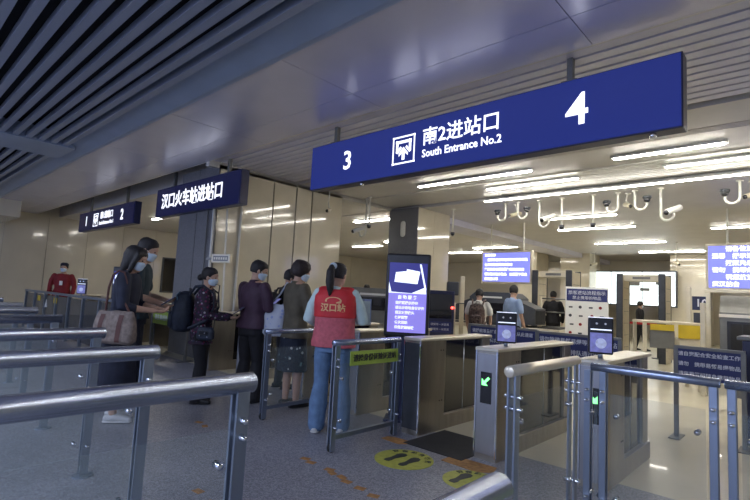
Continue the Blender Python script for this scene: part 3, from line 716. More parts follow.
# inspection table
t = thing('inspection_table', 'cream inspection table with yellow labels', 'table', (-1.95, 9.45, 0), R(30))
b = nb(); bb(b, -.44, .44, -.3, .3, 1.06, 1.10, .006); obj('tabletop', b, 'cream', t)
b = nb(); bb(b, -.34, .03, -.30, -.28, .66, .95, .004); obj('grey_panel', b, 'midgrey', t)
b = nb(); bb(b, -.34, .02, -.312, -.302, .95, 1.05, .002); obj('yellow_label', b, 'yellow', t)
b = nb(); bb(b, .08, .42, -.312, -.302, .84, 1.06, .002); obj('yellow_label', b, 'yellow', t)
b = nb(); bb(b, .10, .40, -.29, .25, .45, .83, .01); obj('cabinet', b, 'cream', t)
for sx in (-1, 1):
    for sy in (-1, 1):
        b = nb(); bb(b, sx*.41-.025, sx*.41+.025, sy*.27-.025, sy*.27+.025, 0, 1.06); obj('leg', b, 'cream', t)
# dark podium at the right edge
t = thing('podium', 'dark navy podium with pale top at the right edge', 'podium', (-.34, 6.4, 0))
b = nb(); bb(b, -.26, .26, -.22, .22, 0, 1.02, .01); obj('body', b, 'navydark', t)
b = nb(); bb(b, -.30, .30, -.26, .26, 1.02, 1.06, .01); obj('top', b, 'midgrey', t)
# dark cabinet with red light behind the kiosk
t = thing('screening_cabinet', 'dark cabinet with a red light right of the kiosk', 'cabinet', (-4.72, 6.75, 0), R(45))
b = nb(); bb(b, -.24, .24, 0, .35, 0, 1.42, .012); obj('body', b, 'navydark', t)
b = nb(); bb(b, -.2, .2, -.006, .001, .95, 1.36, .003); obj('front_panel', b, 'blackglass', t)
b = nb(); bb(b, -.2, .2, -.008, -.002, .72, .9, .003); pn = obj('notice', b, 'navy', t)
for k in range(2): text('lettering', '请保持一米距离', .045, 'letter', (0, -.012, .85-.08*k), pn, ext=.001)
b = nb(); ball(b, (.20, -.02, 1.14), .022, 12); obj('red_light', b, 'redled', t, True)
t = thing('screening_gate', 'pale electronic gate post with a red light', 'gate', (-5.15, 7.75, 0), R(40))
b = nb(); bb(b, -.07, .07, 0, .3, 0, 1.22, .01); obj('body', b, 'cream', t)
b = nb(); bb(b, .2, .28, .4, .5, 0, 1.75, .01); obj('post', b, 'cream', t)
b = nb(); bb(b, -.1, .12, .0, .2, 1.36, 1.62, .02); obj('monitor', b, 'darkgrey', t)
b = nb(); cyl(b, (0, .15, 1.2), (0, .15, 1.4), .02, 10); obj('monitor_arm', b, 'darkgrey', t)
b = nb(); ball(b, (.03, -.015, 1.12), .016, 10); obj('red_light', b, 'redled', t, True)
b = nb(); bb(b, .19, .29, .39, .51, 1.2, 1.22); obj('band', b, 'darkgrey', t)
# steel frame racks in the middle distance
t = thing('queue_frame', 'tall grey tube frame between scanner and left detector', 'frame', (-5.0, 11.4, 0), R(20))
for x in (0, .75):
    b = nb(); cyl(b, (x, 0, 0), (x, 0, 1.45), .02, 8); obj('upright', b, 'cream', t, True)
for z in (.75, 1.1, 1.42):
    b = nb(); cyl(b, (0, 0, z), (.75, 0, z), .016, 8); obj('crossbar', b, 'midgrey', t, True)
# belt barrier near the far man
t = thing('belt_barrier', 'red belt barrier in front of the far man', 'barrier', (-3.75, 14.6, 0))
for x in (-.35, .55):
    b = nb(); cyl(b, (x, 0, .01), (x, 0, .95), .025, 12); obj('post', b, 'darkgrey', t, True)
    b = nb(); cyl(b, (x, 0, 0), (x, 0, .02), .15, 20); obj('base', b, 'darkgrey', t)
b = nb(); bb(b, -.35, .55, -.002, .002, .87, .93); obj('belt', b, 'red', t)
# left fence of glass and steel, gates 1 and 2
t = thing('glass_fence', 'long glass and steel fence at the left gates', 'fence', (-12.0, 3.08, 0)); x0, x1 = -3.2, 4.2
b = nb(); bb(b, x0, x1, -.05, .05, .93, .975, .006); obj('top_rail', b, 'steelp', t)
n = 8
for k in range(n+1):
    x = x0+(x1-x0)*k/n; b = nb(); bb(b, x-.03, x+.03, -.03, .03, 0, .93); obj('post', b, 'steelp', t)
    if k < n:
        b = nb(); bb(b, x+.05, x+(x1-x0)/n-.05, -.006, .006, .08, .9); obj('glass_panel', b, 'smoked', t)
for k, (x, mt_) in enumerate(((-1.9, 'yellow'), (-.5, 'yellow'), (-1.2, 'white'))):
    b = nb(); prism(b, [(x-.09, .62), (x+.09, .62), (x, .8)], 'xz', -.016, -.008) if k == 2 else bb(b, x-.10, x+.14, -.016, -.008, .74, .86); obj('sticker', b, mt_, t)
for i, x in enumerate((-14.6, -13.3, -12.4, -11.0, -10.2)):
    gate(('leftmost', 'second', 'middle', 'fourth', 'rightmost')[i]+' of five dim gates beyond the left glass fence', x, 4.3, 5.5, arrow=False, group='dim gates below the 1 2 sign')
board('yellow_notice', 'yellow-green strip notice behind the couple', 'board', -9.3, -7.9, 3.9, .55, .78, 'green', ('请在黄线外排队等候进站',), .11)
# partition behind backpack woman: beige counter
t = thing('service_counter', 'beige counter front behind the backpack woman', 'counter', (-7.45, 4.85, 0))
b = nb(); bb(b, -.3, .3, 0, .3, 0, 1.0, .01); obj('body', b, 'cab', t)
b = nb(); bb(b, -.32, .32, -.03, .33, 1.0, 1.04, .01); obj('worktop', b, 'cream', t)
b = nb(); ball(b, (.25, -.012, .78), .018, 10); obj('red_light', b, 'redled', t, True)

# ------------------------------------------------------------------ FLOOR MARKS
def floor_disc(label, x, y, r, rz=0):
    t = thing('floor_sticker', label, 'sticker', (x, y, 0), rz)
    b = nb(); cyl(b, (0, 0, 0), (0, 0, .003), r, 40); obj('disc', b, 'disc', t)
    for s in (-1, 1):
        b = nb(); P = [(0, -.105), (.022, -.10), (.028, -.07), (.020, -.03), (.030, .02), (.040, .06), (.034, .095), (.008, .11), (-.020, .095), (-.030, .06), (-.022, .02), (-.016, -.03), (-.024, -.07), (-.018, -.10)]
        P = [(s*.075-s*px*1.2+0, py*1.15-.02) for px, py in P]
        prism(b, P, 'xy', .003, .0045); obj('footprint', b, 'ink', t)
    for k, ch in enumerate('请在此处等候'):
        a = R(150-24*k); text('lettering', ch, .05, 'ink', (math.cos(a)*r*.80, math.sin(a)*r*.80, .0035), t, rot=(0, 0, a-PI/2), bold=.002, ext=.0008)
    return t
floor_disc('yellow footprint disc before the open gate', -2.46, 3.10, .235)
floor_disc('yellow footprint disc before the arrow gate, half hidden', -1.87, 3.13, .2)
tape = [(-2.95, 2.50), (-2.86, 2.48), (-2.66, 2.49), (-2.60, 2.46), (-2.50, 2.46), (-2.42, 2.43), (-2.28, 2.42), (-2.14, 2.40), (-4.35, 2.35), (-4.2, 2.33), (-2.9, 1.6), (-2.7, 1.58)]
for i, (x, y) in enumerate(tape):
    b = nb(); bx(b, (0, 0, .0012), (.075, .05, .0024), Matrix.Rotation(random.uniform(-.5, .5), 3, 'Z')); o = obj('tape_piece', b, 'orange'); o.location = (x, y, 0)
    tag(o, 'worn orange tape piece on the grey floor', 'tape', 'worn tape pieces on the floor')
b = nb(); bb(b, -.30, .30, -.02, .62, 0, .006, .002); o = obj('floor_shade', b, 'rubber'); o.location = (-2.44, 3.45, 0); tag(o, 'dark sheet painted in for the shade before the open gate passage', 'shade')  # flat dark sheet puts the shade at the gate opening into the floor colour
for i, (x, y, w, d, lb) in enumerate(((-2.82, 3.44, .26, .14, 'worn orange patch left of the dark shade sheet'), (-2.05, 3.42, .42, .20, 'worn orange patch below the green arrow gate'))):
    b = nb(); prism(b, [(-w/2, -d/2), (w*.3, -d*.55), (w/2, -d*.1), (w*.42, d/2), (-w*.2, d*.42), (-w*.5, d*.2)], 'xy', 0, .003); o = obj('floor_patch', b, 'orange'); o.location = (x, y, 0); tag(o, lb, 'patch')

# ------------------------------------------------------------------ PEOPLE
def remeshed(bm, voxel, it=3, wr=0., seed=0., wsc=7.):
    bmesh.ops.recalc_face_normals(bm, faces=bm.faces)
    me = bpy.data.meshes.new('tmp'); bm.to_mesh(me); bm.free()
    o = bpy.data.objects.new('tmp', me)
    r = o.modifiers.new('r', 'REMESH'); r.mode = 'VOXEL'; r.voxel_size = voxel
    s = o.modifiers.new('s', 'SMOOTH'); s.factor = .5; s.iterations = it
    out = evaluated(o)
    if wr:
        nn = [v.normal.copy() for v in out.vertices]      # read every normal before any vertex moves
        for v, n_ in zip(out.vertices, nn):
            p = v.co*wsc+Vector((seed, 0, 0)); q = Vector((p.x, p.y, p.z*.55))
            v.co += n_*wr*(noise.noise(q)*1.3+.6*noise.noise(q*2.6))
    return out
def hand(bm, w, d, n, side, curl=.6, seg=8):
    """five fingered hand: wrist w, pointing d, palm normal n; side=+1 puts the thumb on s"""
    d = d.normalized(); n = (n-d*n.dot(d)).normalized(); s = d.cross(n).normalized()*side
    tube(bm, [w-d*.01, w+d*.03, w+d*.075], [.027, .036, .038], 12, flat=(n, .42))
    for i, (off, L) in enumerate(((.030, .066), (.010, .075), (-.011, .070), (-.030, .056))):
        p = w+d*.078+s*off; q = []; dd = d.copy(); q.append(p)
        for k, f in enumerate((.45, .32, .23)):
            a = curl*(.5+.35*k)*(1+.08*i); dd = (dd*math.cos(a)+n*math.sin(a)); p = p+dd*L*f; q.append(p)
            dd = dd.normalized()
        tube(bm, q, [.0088, .0084, .0078, .0066], seg)
    t0 = w+d*.022+s*.026; t1 = t0+(d*.45+s*.75+n*.25).normalized()*.032; t2 = t1+(d*.8+s*.25+n*.5).normalized()*.030; t3 = t2+(d*.8+n*.55).normalized()*.022
    tube(bm, [t0, t1, t2, t3], [.013, .0108, .0098, .008], seg)

def person(label, x, y, rz, h=1.6, voxel=.0065, fem=True, top='plum', bottom='blackcloth', kind='pants', top_hem=.84, skirt_hem=.45, sleeve='long',
           hair='short', hairmat='hair', mask=True, head_yaw=0., head_pitch=.15, lean=.0, arms=None, stance=.10, feet=None, shoes='shoe', group=None,
           width=1., vest=None, cuffw=.055, wr=.006, legbare=False, cap=False):
    k = h/1.70; t = thing('person', label, 'person', (x, y, 0), rz, group); sd = random.random()*50
    V = lambda *a: Vector(a)
    sh = .178 if fem else .20; sh *= width
    hipx = .095; ank = feet or ((-stance, -.02), (stance, .03))
    def LN(p):      # forward lean above the hips
        p = Vector(p)
        if p.z > .92 and lean: dz = p.z-.92; p.y += dz*math.sin(lean); p.z -= dz*(1-math.cos(lean))
        return p
    shl = [LN((s*sh, 0, 1.395)) for s in (-1, 1)]
    A = arms or {}
    el = [LN(A.get('le', (-sh-.05, .0, 1.11))), LN(A.get('re', (sh+.05, .0, 1.11)))]
    wrs = [LN(A.get('lw', (-sh-.04, .10, .87))), LN(A.get('rw', (sh+.04, .10, .87)))]
    kn = [V(s*(.5*hipx+.5*abs(a[0])), a[1]*.5+.03, .48) for s, a in zip((-1, 1), ank)]
    an = [V(a[0], a[1], .085) for a in ank]
    hp = [V(s*hipx, 0, .88) for s in (-1, 1)]
    # --- body, one continuous surface
    b = nb()
    wv = .80 if fem else .92
    tor = [(.80, .14, .10), (.90, .162, .112), (.98, .150*wv/.85, .100), (1.06, .150*wv, .092), (1.18, .150, .100), (1.29, .158, .105), (1.37, .150, .09), (1.43, .09, .065), (1.46, .05, .05)]
    def ringset(T, inf, p=2.3, bb_=None):
        bb_ = bb_ or b; out = []
        for z, rx, ry in T:
            q = LN((0, 0, z)); out.append((0, q.y, q.z, (rx+inf)*width, ry+inf))
        rings(bb_, out, 24, p)
    ringset(tor, 0)
    for i, s in enumerate((-1, 1)):
        tube(b, [hp[i]+V(0, 0, .02), (hp[i]+kn[i])/2, kn[i], kn[i]+(an[i]-kn[i])*.35+V(0, -.012, 0), an[i]], [.082, .070, .052, .052, .036], 14)
        tube(b, [an[i]+V(0, -.035, -.045), an[i]+V(0, .06, -.048), an[i]+V(s*.01, .14, -.062)], [.034, .036, .024], 12, flat=(V(0, 0, 1), .8))
        tube(b, [shl[i]+V(-s*.03, 0, -.01), shl[i]+(el[i]-shl[i])*.5, el[i], el[i]+(wrs[i]-el[i])*.35, wrs[i]], [.052, .044, .036, .036, .024], 14)
        d = wrs[i]-el[i]; nrm = V(-s*.8, 0, .3) if d.normalized().z < -.6 else V(-s*.35, 0, .9)
        nrm = A.get('ln' if i == 0 else 'rn', nrm); nrm = Vector(nrm)
        c_ = d.normalized().cross((nrm-d.normalized()*nrm.dot(d.normalized())).normalized())
        # thumb side: towards the body's front / upwards
        sidev = 1 if (c_.dot(V(0, 1, 0)) if d.normalized().z < -.6 else c_.dot(V(-s, 0, .2))) > 0 else -1
        if voxel < .01: hand(b, wrs[i], d, nrm, sidev, A.get('curl', .55))
        else: tube(b, [wrs[i], wrs[i]+d.normalized()*.09], [.03, .026], 8, flat=(nrm, .5)); tube(b, [wrs[i]+d.normalized()*.02, wrs[i]+d.normalized()*.06+V(-s*.03, 0, .02)], [.012, .01], 6)
    # head about the neck pivot
    piv = LN((0, .0, 1.46))
    HM = Matrix.Translation(piv) @ Matrix.Rotation(head_yaw, 4, 'Z') @ Matrix.Rotation(-head_pitch-lean*.5, 4, 'X') @ Matrix.Translation((0, 0, -1.46))
    tube(b, [LN((0, -.01, 1.40)), HM @ V(0, -.005, 1.53)], [.056, .052], 14)
    def headpart(fn):
        hb = nb(); fn(hb); bmesh.ops.transform(hb, matrix=HM, verts=hb.verts); me = bpy.data.meshes.new('h'); hb.to_mesh(me); hb.free(); return me
    def headfn(hb):
        prof = [(1.468, .022, .030, .055), (1.478, .036, .048, .045), (1.50, .052, .072, .027), (1.53, .062, .084, .018), (1.565, .069, .090, .012), (1.60, .074, .096, .006), (1.635, .075, .098, 0), (1.665, .068, .090, -.003), (1.688, .050, .068, -.006), (1.699, .028, .038, -.008)]
        rings(hb, [(0, cy, z, rx, ry) for z, rx, ry, cy in prof], 22, 2.1)
        tube(hb, [(0, .098, 1.60), (0, .112, 1.568), (0, .108, 1.556)], [.008, .013, .011], 8)        # nose
        tube(hb, [(-.018, .098, 1.522), (0, .104, 1.523), (.018, .098, 1.522)], [.007, .008, .007], 8) # mouth
        tube(hb, [(-.045, .085, 1.618), (-.02, .099, 1.622), (.02, .099, 1.622), (.045, .085, 1.618)], .007, 8)
        for s in (-1, 1): ball(hb, (s*.077, .0, 1.578), (.011, .020, .031), 10)
    me = headpart(headfn); b.from_mesh(me)
    body = remeshed(b, voxel, 3); body.name = 'body'
    parts = [mobj('body', body, 'skin', t, True)]
    def hp_obj(name, fn, mt, vox=.007, it=2, parent=None, wrk=0.):
        me = headpart(fn); bm = nb(); bm.from_mesh(me)
        o = mobj(name, remeshed(bm, vox, it, wrk, sd, 18) if vox else me, mt, parent or t, True); o.data.name = name
        if not parent: parts.append(o)
        return o
    for s in (-1, 1):
        hp_obj('eye', lambda hb: ball(hb, (s*.030, .089, 1.592), (.013, .008, .0075), 10), 'eye', 0)
    def hairfn(hb):
        rings(hb, [(0, -.022, 1.545, .070, .075), (0, -.020, 1.58, .084, .090), (0, -.015, 1.62, .090, .100), (0, -.010, 1.655, .086, .103), (0, -.008, 1.69, .070, .086), (0, -.012, 1.712, .040, .052)], 22, 2.1)
        if hair == 'bob':
            rings(hb, [(0, -.035, 1.515, .078, .065), (0, -.035, 1.545, .098, .092), (0, -.020, 1.60, .108, .112), (0, -.012, 1.65, .105, .118), (0, -.010, 1.70, .080, .095), (0, -.012, 1.724, .045, .055)], 22, 2.1)
        if hair == 'long':
            rings(hb, [(0, -.050, 1.41, .060, .030), (0, -.045, 1.46, .078, .048), (0, -.032, 1.53, .088, .076), (0, -.018, 1.60, .096, .105), (0, -.01, 1.66, .090, .108), (0, -.012, 1.70, .065, .08)], 22, 2.1)
            for s in (-1, 1): tube(hb, [(s*.075, .05, 1.64), (s*.088, .045, 1.56), (s*.080, .03, 1.46), (s*.07, .02, 1.40)], [.028, .026, .024, .014], 8)
        if hair == 'ponytail':
            tube(hb, [(0, -.095, 1.66), (0, -.135, 1.655), (0, -.160, 1.60), (0, -.150, 1.50), (0, -.135, 1.42), (0, -.135, 1.36)], [.03, .032, .044, .046, .036, .014], 12)
        if hair == 'bun':
            ball(hb, (0, -.118, 1.56), (.046, .040, .044), 12)
        if not fem:
            for s in (-1, 1): tube(hb, [(s*.074, .02, 1.62), (s*.073, .012, 1.585)], .012, 6)
    hr = hp_obj('hair', hairfn, hairmat, .008, 2, wrk=.003)
    if hair == 'ponytail':
        hp_obj('hair_tie', lambda hb: tube(hb, [(0, -.112, 1.662), (0, -.128, 1.658)], .038, 12), 'mask', 0, parent=hr)
    if cap:
        hp_obj('cap', lambda hb: (rings(hb, [(0, -.008, 1.645, .094, .112), (0, -.01, 1.70, .088, .104), (0, -.012, 1.728, .05, .06)], 20, 2.2), rings(hb, [(0, .11, 1.648, .06, .05), (0, .11, 1.656, .06, .05)], 16, 2.2)), 'navycloth', .007)
    if mask:
        def mf(hb):
            rings(hb, [(0, .052, 1.482, .034, .038), (0, .046, 1.50, .055, .060), (0, .040, 1.535, .068, .072), (0, .040, 1.560, .070, .080), (0, .046, 1.578, .050, .072)], 22, 2.2)
        mk = hp_obj('face_mask', mf, 'mask', .006)
        for s in (-1, 1):
            hp_obj('ear_loop', lambda hb: tube(hb, [(s*.066, .06, 1.565), (s*.080, .0, 1.600), (s*.080, -.012, 1.58), (s*.062, .06, 1.51)], .0025, 5, caps=False), 'white', 0, parent=mk)
    # --- top
    b = nb(); hem = top_hem
    T = [(z, rx, ry) for z, rx, ry in tor if z > hem+.03 and z < 1.45]
    hr0 = (.162, .118) if hem < .92 else (.150, .105)
    T = [(hem, hr0[0]+.012, hr0[1]+.012)]+T
    ringset(T, .020, 2.4, b)
    tube(b, [LN((0, -.012, 1.41)), LN((0, -.006, 1.462))], [.070, .064], 16, caps=False)
    for i, s in enumerate((-1, 1)):
        e = {'long': 1., 'short': .0, 'half': .35}[sleeve]
        if sleeve == 'short': P = [shl[i]+V(-s*.03, 0, -.01), shl[i]+(el[i]-shl[i])*.45, shl[i]+(el[i]-shl[i])*.72]; Q = [.068, .066, .064]
        else:
            P = [shl[i]+V(-s*.03, 0, -.01), shl[i]+(el[i]-shl[i])*.5, el[i], el[i]+(wrs[i]-el[i])*.5*e, el[i]+(wrs[i]-el[i])*(.93*e)]; Q = [.068, .064, .056, .052, .044]
        tube(b, P, Q, 16)
    tp = mobj('top', remeshed(b, max(.010, voxel*1.3), 3, wr, sd), top, t, True); parts.append(tp)
    # --- bottom
    b = nb()
    if kind == 'pants':
        rings(b, [(0, 0, .80, .172, .122), (0, 0, .90, .176, .126), (0, 0, .99, .155, .112)], 24, 2.4)
        for i in range(2):
            tube(b, [hp[i]+V(0, 0, -.0), (hp[i]+kn[i])/2, kn[i], (kn[i]+an[i])/2, an[i]+V(0, 0, -.02)], [.095, .088, .072, cuffw+.010, cuffw], 16)
    else:
        z1 = skirt_hem; m = 1.0 if kind == 'skirt' else 1.1
        rings(b, [(0, 0, z1, .20*m, .165*m), (0, 0, z1+.2, .195*m, .155*m), (0, 0, .80, .185, .135), (0, 0, .90, .176, .126), (0, 0, .99, .155, .112)], 28, 2.2)
    parts.append(mobj('trousers' if kind == 'pants' else 'skirt', remeshed(b, max(.010, voxel*1.3), 3, wr, sd+9, 6), bottom, t, True))
    for i, s in enumerate((-1, 1)):
        b = nb(); a = an[i]
        tube(b, [a+V(0, -.045, -.043), a+V(0, .02, -.035), a+V(0, .07, -.043), a+V(s*.01, .155, -.056)], [.042, .046, .043, .030], 14, flat=(V(0, 0, 1), .85))
        sh_ = mobj('shoe', remeshed(b, .008, 2), shoes, t, True); parts.append(sh_)
        b = nb(); tube(b, [a+V(0, -.045, -.073), a+V(0, .07, -.073), a+V(s*.01, .150, -.073)], [.046, .047, .034], 14, flat=(V(0, 0, 1), .24)); obj('sole', b, 'sole' if shoes == 'shoew' else 'rubber', sh_, True)
    if vest:
        b = nb()
        ringset([(hem-.01, .168, .120), (.90, .168, .118), (.98, .156, .106), (1.06, .150, .100), (1.18, .152, .104), (1.27, .156, .108)], .034, 2.4, b)
        lo = mobj('vest_lower', remeshed(b, .010, 3, .004, sd), 'redmesh', t, True)
        b = nb(); ringset([(1.15, .157, .108), (1.20, .157, .108), (1.29, .163, .110), (1.37, .160, .098), (1.435, .105, .074)], .037, 2.4, b)
        tube(b, [shl[0]+V(.06, 0, .0), shl[1]+V(-.06, 0, .0)], .072, 16)
        upv = mobj('vest_upper', remeshed(b, .010, 3, .002, sd), 'red', t, True); parts += [lo, upv]
        bv = BVHTree.FromPolygons([v.co for v in upv.data.vertices], [p.vertices[:] for p in upv.data.polygons])
        def stick(name, me, mt):
            for v in me.vertices:
                hit = bv.ray_cast(Vector((v.co.x, -1, v.co.z)), Vector((0, 1, 0)))
                if hit[0] is not None: v.co.y = hit[0].y-.004
            mobj(name, me, mt, upv)
        for s_, sz, zz in (('汉口站', .085, 1.245),):
            o = text('lettering', s_, sz, 'gold', (0, 0, 0), None, rot=(0, 0, 0), bold=.0025, ext=0); me = o.data.copy(); bpy.data.objects.remove(o)
            for v in me.vertices: v.co = Vector((v.co.x, -.2, v.co.y+zz))
            stick('lettering', me, 'gold')
        b = nb()      # curved emblem above the characters
        for k_ in range(14):
            a0, a1 = R(200-14*k_), R(200-14*(k_+1)); q = []
            for aa, rr in ((a0, 1), (a1, 1), (a1, .80), (a0, .80)): q.append(b.verts.new((.085*rr*math.cos(aa), -.2, 1.32+.038*rr*math.sin(aa))))
            b.faces.new(q)
        q = [b.verts.new(p) for p in ((.03, -.2, 1.305), (.085, -.2, 1.325), (.08, -.2, 1.297), (.03, -.2, 1.295))]; b.faces.new(q)
        me = bpy.data.meshes.new('emblem'); b.to_mesh(me); b.free(); stick('emblem', me, 'gold')
    t.scale = (k, k, k)
    t['_k'] = k
    bpy.context.view_layer.update()
    return t, dict(lw=t.matrix_world @ wrs[0], rw=t.matrix_world @ wrs[1], ls=t.matrix_world @ shl[0], rs=t.matrix_world @ shl[1], M=t.matrix_world.copy(), LN=LN)
def phone(label, p, rz, tilt=R(-55)):
    t = thing('phone', label, 'phone', p, rz)
    b = nb(); bx(b, (0, 0, 0), (.072, .009, .148), Matrix.Rotation(tilt, 3, 'X'), .003); obj('case', b, 'black', t)
    b = nb(); bx(b, Matrix.Rotation(tilt, 3, 'X') @ Vector((0, -.0055, 0)), (.064, .001, .136), Matrix.Rotation(tilt, 3, 'X')); obj('screen', b, 'readerscr', t)
    return t
hold = dict(le=(-.245, .03, 1.13), re=(.245, .03, 1.13), lw=(-.075, .25, 1.10), rw=(.075, .25, 1.10), ln=(.2, -.2, 1), rn=(-.2, -.2, 1), curl=.5)

# volunteer
vp, vj = person('volunteer in a red vest over mint sleeves, seen from behind', -3.38, 3.12, R(36), 1.56, width=1.14, top='mint', bottom='jeans', top_hem=.86, hair='ponytail', head_yaw=R(-18), head_pitch=.1, mask=False,
    arms=dict(le=(-.285, .02, 1.12), re=(.285, .05, 1.12), lw=(-.20, .23, 1.06), rw=(.20, .27, 1.13), ln=(.2, 0, 1), rn=(-.2, 0, 1)), vest=True, cuffw=.085, shoes='shoew', stance=.12, feet=((-.13, -.02), (.12, .04)))
def local(J, v): return J['M'] @ Vector(v)
t = thing('clipboard', 'pale blue clipboard held at the right hand of the volunteer', 'clipboard', local(vj, (.21, .37, 1.21)), R(36+10))
b = nb(); bx(b, (0, 0, 0), (.21, .006, .28), Matrix.Rotation(R(-25), 3, 'X'), .002); obj('board', b, 'bluecloth', t)
b = nb(); bx(b, Matrix.Rotation(R(-25), 3, 'X') @ Vector((0, -.005, -.01)), (.19, .002, .25), Matrix.Rotation(R(-25), 3, 'X')); obj('paper', b, 'mint', t)
b = nb(); bx(b, Matrix.Rotation(R(-25), 3, 'X') @ Vector((0, -.008, .125)), (.07, .01, .02), Matrix.Rotation(R(-25), 3, 'X')); obj('clip', b, 'chrome', t)
# woman in olive
op, oj = person('woman in an olive jacket and dotted navy skirt, seen from behind', -4.38, 3.43, R(-8), 1.62, top='olive', bottom='dots', kind='skirt', skirt_hem=.42, top_hem=.80, hair='bob', hairmat='hairb', head_yaw=R(-22), head_pitch=.28, arms=hold, width=1.12, shoes='shoe', stance=.08)
phone('phone held by the woman in the olive jacket', local(oj, (0, .36, 1.20)), R(-8))
# man in plum
mp_, mj = person('man in a plum shirt and black trousers, seen from behind', -4.83, 3.16, R(6), 1.61, fem=False, top='plum', bottom='blackcloth', top_hem=.88, hair='short', head_yaw=R(-38), head_pitch=.30, arms=hold, width=1.12, cuffw=.08)
phone('phone held by the man in the plum shirt', local(mj, (0, .36, 1.20)), R(6))
# person between
hp_, hj = person('person in black half hidden between plum man and olive woman', -5.25, 3.95, R(-15), 1.56, voxel=.008, fem=False, top='blackcloth', bottom='blackcloth', top_hem=.85, head_pitch=.3, head_yaw=R(-15), arms=hold)
# lady with backpack
lp, lj = person('woman in a floral plum top with hair bun, facing right', -5.12, 2.70, R(-40), 1.49, top='floral', bottom='blackcloth', top_hem=.74, hair='bun', head_yaw=R(-8), head_pitch=.12, lean=.06,
    arms=dict(le=(-.22, .10, 1.10), re=(.22, .08, 1.10), lw=(-.07, .34, 1.08), rw=(.07, .33, 1.08), ln=(.2, -.2, 1), rn=(-.2, -.2, 1), curl=.5), cuffw=.075, width=1.08)
phone('phone held by the woman in the floral top', local(lj, (0, .45, 1.17)), R(-40))
# couple
cp, cj = person('woman in a dark dress with long hair, bending over her phone', -4.88, 1.76, R(-36), 1.63, top='navycloth', bottom='navycloth', kind='dress', skirt_hem=.24, top_hem=.80, sleeve='half', hair='long', head_yaw=R(-10), head_pitch=.30, lean=.06,
    arms=dict(le=(-.22, .06, 1.12), re=(.215, .05, 1.10), lw=(-.06, .30, 1.09), rw=(.075, .30, 1.07), ln=(.2, -.2, 1), rn=(-.2, -.2, 1), curl=.5), shoes='shoew')
phone('phone held by the woman in the dark dress', local(cj, (0, .42, 1.17)), R(-36))
gp_, gj = person('tall man in a teal tee standing behind the woman in the dark dress', -5.50, 2.10, R(-32), 1.78, fem=False, top='teal', bottom='navycloth', top_hem=.86, sleeve='short', hair='short', head_yaw=R(-6), head_pitch=.35, mask=True, lean=.05,
    arms=dict(le=(-.25, .06, 1.10), re=(.25, .06, 1.10), lw=(-.10, .27, 1.06), rw=(.12, .27, 1.02)), width=1.05, cuffw=.075)
# far people
person('traveller in a white tee with a brown backpack, seen from behind', -4.72, 8.0, R(22), 1.50, voxel=.011, fem=False, top='whitecloth', bottom='blackcloth', sleeve='short', head_pitch=.35, mask=False)
person('man in a pale blue shirt beside the white-tee traveller', -4.28, 8.5, R(-25), 1.60, voxel=.011, fem=False, top='bluecloth', bottom='navycloth', sleeve='short', head_pitch=.25, head_yaw=R(40), mask=False)
person('person in black standing inside the left metal detector', -5.1, 12.35, R(25), 1.62, voxel=.012, fem=False, top='blackcloth', bottom='blackcloth', mask=False)
person('far person in black with a dark bag, inside the right detector', -4.18, 16.8, R(-60), 1.52, voxel=.012, fem=False, top='blackcloth', bottom='blackcloth', head_yaw=R(20), feet=((-.08, -.12), (.08, .14)))
gd, _j = person('guard in a maroon jacket, white mask and dark cap at the left', -14.25, 3.62, R(-118), 1.68, voxel=.009, fem=False, top='maroon', bottom='blackcloth', cap=True, head_pitch=0, width=1.1)
b = nb(); bb(b, -.035, .035, .150, .158, 1.14, 1.25, .002); obj('badge', b, 'white', gd)
person('distant person whose head shows beside the volunteer', -8.9, 9.3, R(30), 1.55, voxel=.012, fem=False, top='maroon', bottom='blackcloth', mask=False)

# ------------------------------------------------------------------ BAGS (held or worn, things of their own)
def backpack(label, J, mt, sc=1., group=None, trim='packtrim', back=-.235):
    t = thing('backpack', label, 'backpack', local(J, (0, back, 1.14)), J['M'].to_euler().z)
    b = nb(); rings(b, [(0, 0, -.23, .10, .07), (0, 0, -.20, .145, .10), (0, 0, -.05, .16, .115), (0, 0, .10, .15, .10), (0, .01, .19, .115, .075), (0, .02, .22, .06, .04)], 22, 3)
    mo = mobj('body', remeshed(b, .010, 3, .004, 3), mt, t, True)
    b = nb(); rings(b, [(0, -.10, -.19, .09, .03), (0, -.105, -.16, .115, .045), (0, -.105, -.04, .11, .045), (0, -.095, .0, .08, .025)], 18, 3); mobj('pocket', remeshed(b, .009, 3, .003, 5), mt, t, True)
    b = nb(); tube(b, [(-.10, -.138, -.03), (0, -.15, -.018), (.10, -.138, -.03)], .005, 6); obj('zip', b, trim, t, True)
    b = nb(); tube(b, [(-.13, -.04, .10), (-.12, -.06, .17), (0, -.06, .21), (.12, -.06, .17), (.13, -.04, .10)], .007, 6); obj('piping', b, trim, t, True)
    b = nb(); tube(b, [(-.03, .06, .20), (-.03, .05, .25), (.03, .05, .25), (.03, .06, .20)], .008, 8); obj('grab_handle', b, mt, t, True)
    for s in (-1, 1):
        b = nb(); tube(b, [(s*.09, .07, .18), (s*.115, .13, .275), (s*.13, .22, .29), (s*.135, .335, .21), (s*.145, .35, .05), (s*.165, .28, -.09), (s*.14, .10, -.18)], .017, 8, flat=(Vector((0, 1, .3)), .5)); obj('strap', b, mt, t, True)
    t.scale = (sc,)*3
    return t
backpack('navy backpack with teal piping worn by the floral-top woman', lj, 'packnavy', 1.0)
fj = dict(M=Matrix.Translation((-4.72, 8.0, 0)) @ Matrix.Rotation(R(22), 4, 'Z') @ Matrix.Scale(.9, 4))
backpack('brown patterned backpack worn by the white-tee traveller', fj, 'packbrown', .95, trim='black')
hjj = dict(M=hj['M'])
backpack('black backpack on the half hidden person behind the white bag', hjj, 'black', .95, trim='darkgrey')
